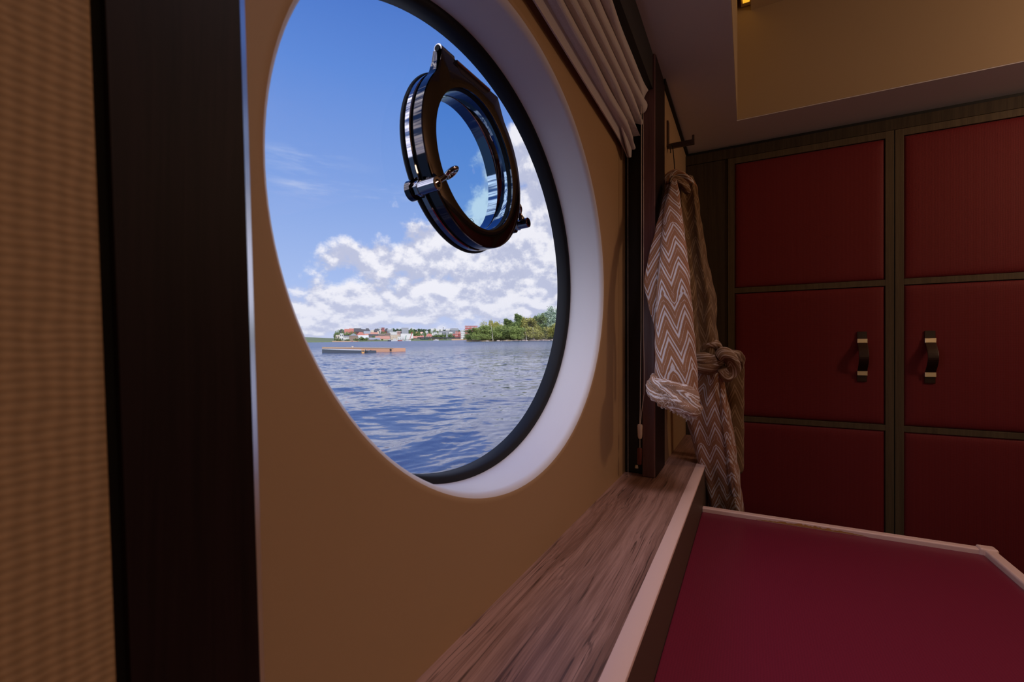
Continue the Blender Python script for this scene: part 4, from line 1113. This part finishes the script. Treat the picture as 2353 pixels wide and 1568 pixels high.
# masts, spire, chimneys
def mast(u, vt, vb, d, w, m, name, label, cat, lean=0., top=None):
    p = G(u, d); zt, zb = zof(vt, d), zof(vb, d); root = thing(name, label, cat, (p.x, p.y, zb))
    _, tt, ff = frame_at(u, d)
    a = Vector((p.x, p.y, zb)); b_ = Vector((p.x, p.y, zt))+tt*lean
    sub(tubeo('pole', OM[m], None, [a, b_], [w, w*.5], 8), root)
    if top:
        bm = nb(); obox(bm, Vector((b_.x, b_.y, 0)), tt, ff, top[0], b_.z-top[1], b_.z, .4); sub(obj('head', bm, OM[m]), root)
    return root
mast(1027, 763, 777, 600, 1.3, 'grey render', 'obelisk', 'grey tapering stone spire behind the quay canopy', 'spire')
mast(974, 765, 778, 600, .45, 'grey render', 'chimney', 'slim grey chimney behind the quay', 'chimney')
mast(1018.5, 752.5, 764, 940, .5, 'charcoal', 'radio_mast', 'thin dark mast among the hilltop housing', 'mast', top=(1.2, 2.))
mast(1122, 736, 760, 420, .16, 'grey render', 'floodlight_mast', 'floodlight mast above the left end of the wood', 'mast', lean=.9, top=(.8, 1.3))
mast(1147.5, 737, 760, 500, .22, 'grey render', 'floodlight_mast', 'floodlight mast beside the pale high-rise', 'mast', top=(1.4, 1.6))
mast(947, 784, 764, 565, .5, 'red paint', 'crane_boom', 'leaning red crane boom in front of the white hall', 'crane', lean=-3.4)
mast(933.5, 787.5, 771, 540, .4, 'green paint', 'channel_marker', 'leaning green pole rising from the water before the white hall', 'pole', lean=-2.2)
mast(854.5, 787, 784, 538, .4, 'green paint', 'channel_marker', 'short green marker low in the water by the left shore', 'pole', lean=-.8)
mast(809, 787.6, 783.5, 535, .5, 'red brick', 'buoy', 'left one of two small orange-red buoys', 'buoy'); mast(821, 787.6, 783.5, 535, .5, 'red brick', 'buoy', 'right one of two small orange-red buoys', 'buoy')
# moored boats
def boat(u0, u1, d, hullm, label, cab=(.3, .7), h=1.6, ch=1.6, tall=False):
    c, t_, f_ = frame_at((u0+u1)/2, d); w = (u1-u0)/F*d; z = WZ(c.x, c.y); root = thing('motor_boat', label, 'boat', (c.x, c.y, z))
    bm = nb(); secs = []
    for k in range(9):
        s_ = k/8; bw = 1.3*(1-max(0, (s_-.55)/.45)**2)+.02; a = -w/2+w*s_; zt = z+h*(1+.35*s_*s_); q = []
        for bb, zz in ((-bw, zt), (-bw*.6, z-.3), (bw*.6, z-.3), (bw, zt)): p = c+t_*a+f_*bb; q.append(bm.verts.new((p.x, p.y, zz)))
        secs.append(q)
    for k in range(8):
        for j in range(4): bm.faces.new((secs[k][j], secs[k][(j+1) % 4], secs[k+1][(j+1) % 4], secs[k+1][j]))
    bm.faces.new(secs[0]); bm.faces.new(secs[-1][::-1]); sub(obj('hull', bm, OM[hullm]), root)
    bm = nb(); obox(bm, c-f_*.8, t_, f_, w*(cab[1]-cab[0]), z+h, z+h+ch, 1.6, w*((cab[0]+cab[1])/2-.5)); sub(obj('cabin', bm, OM['white render'], bevel=.2), root)
    bm = nb(); obox(bm, c-f_*.84, t_, f_, w*(cab[1]-cab[0])*.8, z+h+ch*.45, z+h+ch*.8, .1, w*((cab[0]+cab[1])/2-.5)); sub(obj('cabin_window', bm, OM['dark glass']), root)
boat(891, 901, 545, 'charcoal', 'dark hulled boat left of the white moored yacht', h=1.2, ch=1.3)
boat(899, 915, 540, 'white render', 'white yacht moored left of the brown-red boat', h=1.5, ch=1.7)
boat(914, 926, 540, 'red brick', 'boat with a brown-red hull moored in front of the white boathouse', h=1.1, ch=1.1)
boat(924, 944, 542, 'white render', 'long low white boat moored in front of the white hall', h=1.0, ch=1.2)
boat(996, 1008, 541, 'white render', 'white boat in front of the red stall on the quay', h=.9, ch=.9)
# --- dock in the middle distance
dk = G(845, 84); dock = thing('floating_dock', 'weathered orange-pink timber dock lying low in the water on the left', 'dock', (dk.x, dk.y, WZ(dk.x, dk.y)))
def dbox(u0, u1, vt, vb, d, m, name, dep):
    return strip(u0, u1, vt, vb, d, m, name, dock, dep)
OM['plank'] = mat('weathered dock timber', lin(190, 142, 114), .8, var=.5)
pA, pB = P(740, 798.5, 88), P(901.5, 800, 80)
def quadprism(name, A, B_, z0a, z1a, z0b, z1b, dep, m, par):
    dv = (B_-A); dv.z = 0; dv.normalize(); nn = Vector((-dv.y, dv.x, 0))
    if nn.dot(A) < 0: nn = -nn
    bm = nb(); v = []
    for p, z0, z1 in ((A, z0a, z1a), (B_, z0b, z1b)):
        for off in (0, dep):
            for z in (z0, z1): q = p+nn*off; v.append(bm.verts.new((q.x, q.y, z)))
    for q in [(0, 1, 3, 2), (4, 6, 7, 5), (0, 4, 5, 1), (2, 3, 7, 6), (0, 2, 6, 4), (1, 5, 7, 3)]: bm.faces.new([v[i] for i in q])
    return sub(obj(name, bm, m), par)
quadprism('deck', pA, pB, zof(815, 88), zof(798.5, 88), zof(811.5, 80), zof(800, 80), 3.5, OM['plank'], dock)
quadprism('deck_edge', P(740, 0, 87.9), P(901.8, 0, 79.9), zof(801, 88), zof(797.9, 88), zof(801, 80), zof(799.6, 80), .3, OM['sand'], dock)
for u_, d_, v_ in ((897.5, 79.7, 804.6), (851.5, 82.2, 807)):
    p = P(u_, v_, d_); _, tt, ff = frame_at(u_, d_); sub(tubeo('tyre_fender', OM['black'], None, [p-ff*.12, p+ff*.1], .19, 18), dock)
pon = thing('pontoon', 'low grey and white pontoon moored against the timber dock', 'pontoon', (P(800, 0, 78).x, P(800, 0, 78).y, zof(812, 78)))
quadprism('deck', P(740, 0, 80), P(829, 0, 76), zof(803, 80), zof(802, 80), zof(806, 76), zof(804.3, 76), 2., OM['pale roof'], pon)
quadprism('side', P(740, 0, 80.05), P(846, 0, 75.3), zof(816, 80), zof(803.1, 80), zof(813, 75), zof(806.0, 75), 1.9, OM['dark glass'], pon)
yb = thing('mooring_winch', 'small yellow mooring winch at the end of the grey pontoon', 'winch', (P(834, 0, 76).x, P(834, 0, 76).y, zof(811, 76)))
for a in ((831.3, 832, 804, 812), (836.4, 837.2, 804, 812)):
    cc, tt, ff = frame_at((a[0]+a[1])/2, 75); bm = nb(); obox(bm, cc, tt, ff, (a[1]-a[0])/F*75, zof(a[3], 75), zof(a[2], 75), .1); sub(obj('post', bm, OM['yellow paint']), yb)
cc, tt, ff = frame_at(834, 75); bm = nb(); obox(bm, cc, tt, ff, .42, zof(812.8, 75), zof(809, 75), .5); sub(obj('drum', bm, OM['yellow paint'], bevel=.08), yb)
bm = nb(); obox(bm, cc, tt, ff, .45, zof(805.6, 75), zof(804, 75), .1); sub(obj('rail', bm, OM['yellow paint']), yb)
o = strip(839.5, 841, 803.5, 811, 75, 'black', 'fender_post', None, .3); tag(o, 'black post left of the timber dock face', 'post')
o = strip(843.5, 846.5, 803.5, 811, 75.5, 'rust plank', 'fender_pile', None, .4); tag(o, 'short wooden pile between the winch and the tyre', 'pile')
bo = thing('bollard', 'small pale bollard standing on the left of the dock', 'bollard', (P(810, 0, 86).x, P(810, 0, 86).y, zof(799, 86)))
p = P(810, 0, 86); sub(tubeo('stem', OM['cream render'], None, [(p.x, p.y, zof(799.4, 86)), (p.x, p.y, zof(796.8, 86))], .09, 12), bo)
_, tt, ff = frame_at(810, 86); z = zof(796.6, 86); sub(tubeo('crossbar', OM['cream render'], None, [Vector((p.x, p.y, z))-tt*.2, Vector((p.x, p.y, z))+tt*.2], .06, 10), bo)

# --- trees
def leaf_mesh(name, kind, n, size, shape, seed, m, w=1., h=1.):
    """crown: many small leaf tufts scattered through overlapping lobes, unit height"""
    rnd = random.Random(seed); bm = nb(); lobes = []
    if shape == 'cone':
        for k in range(16): z = .10+.86*k/15; lobes.append((rnd.uniform(-.09, .09), rnd.uniform(-.09, .09), z, .24*(1-z)**.6+.05, .09))
    elif shape == 'airy':
        for k in range(20): a = rnd.uniform(0, 6.28); z = rnd.uniform(.3, .95); q = .20*(1-abs(z-.6)*1.3); lobes.append((math.cos(a)*q, math.sin(a)*q, z, rnd.uniform(.07, .12), .10))
    elif shape == 'bush':
        for k in range(34): a = rnd.uniform(0, 6.28); q = rnd.uniform(0, .55)**.8*.6; lobes.append((math.cos(a)*q, math.sin(a)*q, rnd.uniform(.10, .78)*(1-.35*q), rnd.uniform(.09, .2), rnd.uniform(.12, .24)))
    else:
        for k in range(38): a = rnd.uniform(0, 6.28); z = rnd.uniform(.10, .90); q = .32*math.sqrt(max(.03, 1-((z-.42)/.52)**2))*rnd.uniform(.1, 1); lobes.append((math.cos(a)*q, math.sin(a)*q, z, rnd.uniform(.06, .13), rnd.uniform(.07, .16)))
    for k in range(n):
        cx, cy, cz, r, rz = rnd.choice(lobes)
        d = Vector((rnd.gauss(0, 1), rnd.gauss(0, 1), rnd.gauss(0, 1))).normalized()*(rnd.random()**.35)*(1.35 if rnd.random() < .14 else 1)
        p = Vector((cx+d.x*r, cy+d.y*r, max(.02, cz+d.z*rz)))
        a = Vector((rnd.gauss(0, 1), rnd.gauss(0, 1), rnd.gauss(0, .7))).normalized(); b = a.cross(Vector((rnd.gauss(0, 1), rnd.gauss(0, 1), rnd.gauss(0, 1)))).normalized()
        s_ = size*rnd.uniform(.6, 1.3)
        bm.faces.new([bm.verts.new(p+a*s_), bm.verts.new(p+b*s_*.7), bm.verts.new(p-a*s_), bm.verts.new(p-b*s_*.7)])
    zm = sorted(v.co.z for v in bm.verts)[int(len(bm.verts)*.985)]; rad = sorted(math.hypot(v.co.x, v.co.y) for v in bm.verts)[int(len(bm.verts)*.97)]
    for v in bm.verts: v.co = Vector((v.co.x*.5/rad, v.co.y*.5/rad, v.co.z/zm))
    me = bpy.data.meshes.new(name); bm.to_mesh(me); bm.free(); me.materials.append(m); return me
def trunk_mesh(seed, m, r=.012, h=.8):
    rnd = random.Random(seed); bm = nb()
    tube(bm, [(0, 0, -.03), (rnd.uniform(-.01, .01), 0, h*.4), (rnd.uniform(-.03, .03), 0, h*.75), (rnd.uniform(-.05, .05), 0, h)], [r, r*.8, r*.5, r*.2], 7)
    for k in range(6):
        z = h*rnd.uniform(.25, .8); a = rnd.uniform(0, 6.28); q = rnd.uniform(.1, .22)
        tube(bm, [(0, 0, z), (math.cos(a)*q*.5, math.sin(a)*q*.5, z+.08), (math.cos(a)*q, math.sin(a)*q, z+.2)], [r*.4, r*.3, r*.12], 5)
    me = bpy.data.meshes.new('trunk'); bm.to_mesh(me); bm.free(); me.materials.append(m)
    for p in me.polygons: p.use_smooth = True
    return me
TM = {}
for kind, shape in (('fresh', 'round'), ('mid', 'round'), ('mid', 'cone'), ('yellow', 'airy'), ('yellow', 'bush'), ('silver', 'airy'), ('silver', 'round'), ('fresh', 'bush'), ('fresh', 'cone')):
    TM[(kind, shape)] = leaf_mesh('crown', kind, 9000 if shape != 'airy' else 5000, .018, shape, hash(kind+shape) % 97 if False else len(TM)*7+3, LEAF[kind])
DM = [leaf_mesh('crown', 'dark', 500, .07, sh, 50+i, LEAF['dark']) for i, sh in enumerate(('cone', 'round', 'cone'))]
BMs = leaf_mesh('crown', 'fresh', 900, .05, 'bush', 77, LEAF['mid'])
TRK = [trunk_mesh(k, BARK) for k in range(3)]; TRB = [trunk_mesh(k+9, BIRCH, .011, .85) for k in range(2)]
def tree(u, d, vt, wpx, kind, shape, label, birch=False, vb=None, rot=None, group=None, cat='tree', crown=None, name='tree', ground=None):
    p = G(u, d, 1.0 if ground is None else 0)
    if ground is not None: p.z = ground
    h = zof(vt, d)-p.z; w = wpx/F*d
    root = thing(name, label, cat, p, group, rot if rot is not None else random.uniform(0, 6.28))
    me = crown or TM[(kind, shape)]
    ref = .88
    o = link('crown', me, None, root); o.scale = (w/ref, w/ref, h)
    o2 = link('trunk', (TRB if birch else TRK)[random.randrange(2)], None, root); o2.scale = (h*.9, h*.9, h*(.9 if shape != 'bush' else .45))
    return root
wood_ = [  # u, d, top row, width px, kind, shape, label
 (1075, 306, 768, 14, 'fresh', 'bush', 'low bright green bush at the left tip of the wooded point', 0),
 (1086, 300, 757, 24, 'mid', 'round', 'green tree in front of the red brick building', 1),
 (1097, 299, 755, 20, 'fresh', 'airy2', 'slim loose tree right of the red brick building', 1),
 (1108, 303, 752, 22, 'mid', 'round', 'rounded green tree, third from the left tip of the wood', 0),
 (1117, 297, 750, 24, 'fresh', 'round', 'bright green rounded tree in the left of the wood', 0),
 (1130, 308, 740, 30, 'yellow', 'round2', 'olive green tree with a high rounded top in the left half of the wood', 1),
 (1145, 310, 746, 18, 'yellow', 'round2', 'olive tree behind the wide light green willow', 0),
 (1142, 294, 752, 38, 'fresh', 'bush', 'wide light green willow hanging over the bank', 0),
 (1168, 300, 735, 24, 'mid', 'cone', 'dark pointed tree just right of the pale high-rise', 0),
 (1178, 306, 741, 26, 'mid', 'round', 'dark green tree in the middle of the wood', 0),
 (1192, 297, 724, 22, 'mid', 'cone', 'tall pointed green tree, the spire of the wood', 0),
 (1200, 305, 733, 26, 'yellow', 'round2', 'yellowish tree right of the tallest pointed one', 1),
 (1214, 299, 733, 32, 'yellow', 'airy', 'thin branched olive tree with bare twigs', 1),
 (1226, 304, 731, 28, 'yellow', 'airy', 'sparse olive tree with a white trunk', 1),
 (1240, 300, 727, 30, 'mid', 'round', 'grey-green tree left of the tall silvery birches', 1),
 (1252, 310, 720, 28, 'silver', 'round', 'silvery round topped tree in the right of the wood', 0),
 (1262, 302, 738, 30, 'silver', 'airy', 'pale low tree between the silvery ones', 1),
 (1275, 304, 709, 30, 'silver', 'airy', 'tallest silvery birch at the right edge of the window view', 1),
 (1290, 300, 716, 30, 'silver', 'round', 'silver-green tree cut off by the window frame', 1),
 (1284, 292, 745, 40, 'yellow', 'bush', 'low yellow-green thicket at the foot of the silvery birches', 0),
 (1232, 291, 752, 44, 'yellow', 'bush', 'broad olive thicket below the sparse trees', 0),
 (1186, 291, 752, 34, 'fresh', 'bush', 'green thicket below the tall pointed tree', 0),
 (1310, 300, 725, 34, 'mid', 'round', 'green tree hidden by the right window edge', 0),
 (1160, 292, 757, 22, 'mid', 'round', 'small dark green tree right of the willow', 0),
 (1100, 290, 768, 26, 'fresh', 'bush', 'low green scrub at the left of the bank', 0)]
for k in range(15):
    u = 1100+k*14.5; vt = [762, 757, 752, 748, 750, 746, 744, 740, 742, 740, 738, 736, 734, 736, 738][k]
    wood_.append((u, 322+12*(k % 2), vt, 30, ('mid', 'fresh', 'yellow')[k % 3], ('round', 'bush', 'bush')[k % 3], 'green tree filling in behind the front row of the wood', k % 2))
for u, d, vt, w, kd, sh, lb, bi in wood_:
    w *= 1.25
    if sh == 'airy2': kd, sh = 'fresh', 'round'
    if sh == 'round2': kd, sh = 'yellow', 'airy' if u == 1130 and False else 'bush'
    tree(u, d, vt, w, kd, sh, lb, bool(bi), group='trees in the back row of the wood' if d > 320 else None)
# leaning bare trunks
for u0, v0, u1, v1, lb in ((1133, 760, 1127, 741, 'bare pale trunk leaning in the left of the wood'), (1227, 778, 1224, 752, 'white birch trunk standing clear in the olive trees'), (1229, 778, 1221, 764, 'bent white trunk beside the clear birch trunk'), (1210, 779, 1207, 763, 'short pale trunk at the water edge'), (1286, 770, 1277, 747, 'pale leaning trunk at the right edge of the wood')):
    d = 289; a, b_ = P(u0, v0, d), P(u1, v1, d); a.z = min(a.z, G(u0, d, .3).z)
    tag(tubeo('bare_trunk', BIRCH, None, [a, (a+b_)/2+Vector((.15, 0, 0)), b_], [.2, .16, .08], 8), lb, 'tree trunk')
# rocks along the point
rk = []
for s_ in range(4):
    bm = nb(); bmesh.ops.create_icosphere(bm, subdivisions=2, radius=1)
    for v in bm.verts: v.co *= 1+.35*mnoise.noise(v.co*1.3+Vector((s_*9, 0, 0))); v.co.z *= .55
    me = bpy.data.meshes.new('rock'); bm.to_mesh(me); bm.free(); me.materials.append(OM['rocklight' if s_ % 2 else 'rock']); rk.append(me)
rr = random.Random(8)
for k in range(85):
    u = rr.uniform(1080, 1296) if k > 25 else rr.uniform(1165, 1290); d = 286+10*max(0, (1120-u)/60)+rr.uniform(-1.5, 2.5)
    p = G(u, d, rr.uniform(.0, .35)); o = link('rock', rk[k % 4], None); o.location = p
    sz = rr.uniform(.35, 1.2); o.scale = (sz*rr.uniform(.8, 1.6), sz, sz*rr.uniform(.5, 1)); o.rotation_euler = (0, 0, rr.uniform(0, 6))
    tag(o, 'pale brown rock in the line of boulders along the foot of the wood', 'rock', 'rocks along the wooded shore')
# shore bushes and slope trees in town
for u, d, vt, w, lb in ((775, 572, 778, 14, 'bush furthest left on the town shore'), (783, 565, 780, 12, 'low bush below the cream building on the left shore'), (799, 563, 780, 14, 'bush in front of the white building on the left shore'),
                        (818, 562, 778, 12, 'bush directly left of the largest shore bush'), (830, 560, 774, 18, 'largest rounded bush on the left shore'), (841, 560, 776, 12, 'bush directly right of the largest shore bush'), (864, 560, 780, 8, 'small bush before the orange roofed shed'),
                        (878, 562, 779, 6, 'tiny bush right before the orange roofed shed'), (858, 600, 771.5, 9, 'tree between the sheds in the middle of the left shore'), (947, 562, 778, 7, 'bush beside the red crane boom')):
    tree(u, d, vt, w, 'mid', 'bush', lb, crown=BMs, name='bush', cat='bush', ground=gz(u, d)-.2)
for u, d, vt, w in ((772, 800, 764, 10), (779, 790, 762.5, 12), (787, 780, 763.5, 12), (796, 760, 766, 14), (806, 740, 765, 12), (814, 730, 767, 12), (955, 700, 766.5, 16), (965, 690, 769, 14), (960, 720, 764, 12), (975, 700, 764, 10), (1000, 660, 772, 16),
                   (1008, 650, 771, 18), (1016, 660, 770.5, 16), (1025, 670, 769.5, 14), (1035, 680, 769, 14), (1042, 640, 774, 8), (885, 700, 765, 12), (878, 720, 765, 10), (945, 760, 758, 12), (1001, 770, 759, 12), (948, 700, 768, 10), (988, 720, 764, 10)):
    tree(u, d, vt-2, w, 'fresh', 'bush', 'small green garden tree among the houses of the slope', crown=BMs, group='garden trees on the town slope', ground=gz(u, d)-.3)
rr = random.Random(12)
for k in range(95):
    if k < 22: u = rr.uniform(782, 905); vt = rr.uniform(756, 762)
    else: u = 895+215*(k-22)/73+rr.uniform(-2, 2); vt = rr.uniform(755.5, 759.5) if u < 990 else rr.uniform(757.5, 761)
    d = rr.uniform(975, 1040)
    tree(u, d, vt, rr.uniform(5, 9), 'dark', ('cone', 'round', 'cone')[k % 3], 'dark pine in the band of trees along the far ridge', crown=DM[k % 3], group='pines along the far ridge', ground=gz(u, d)-.5)
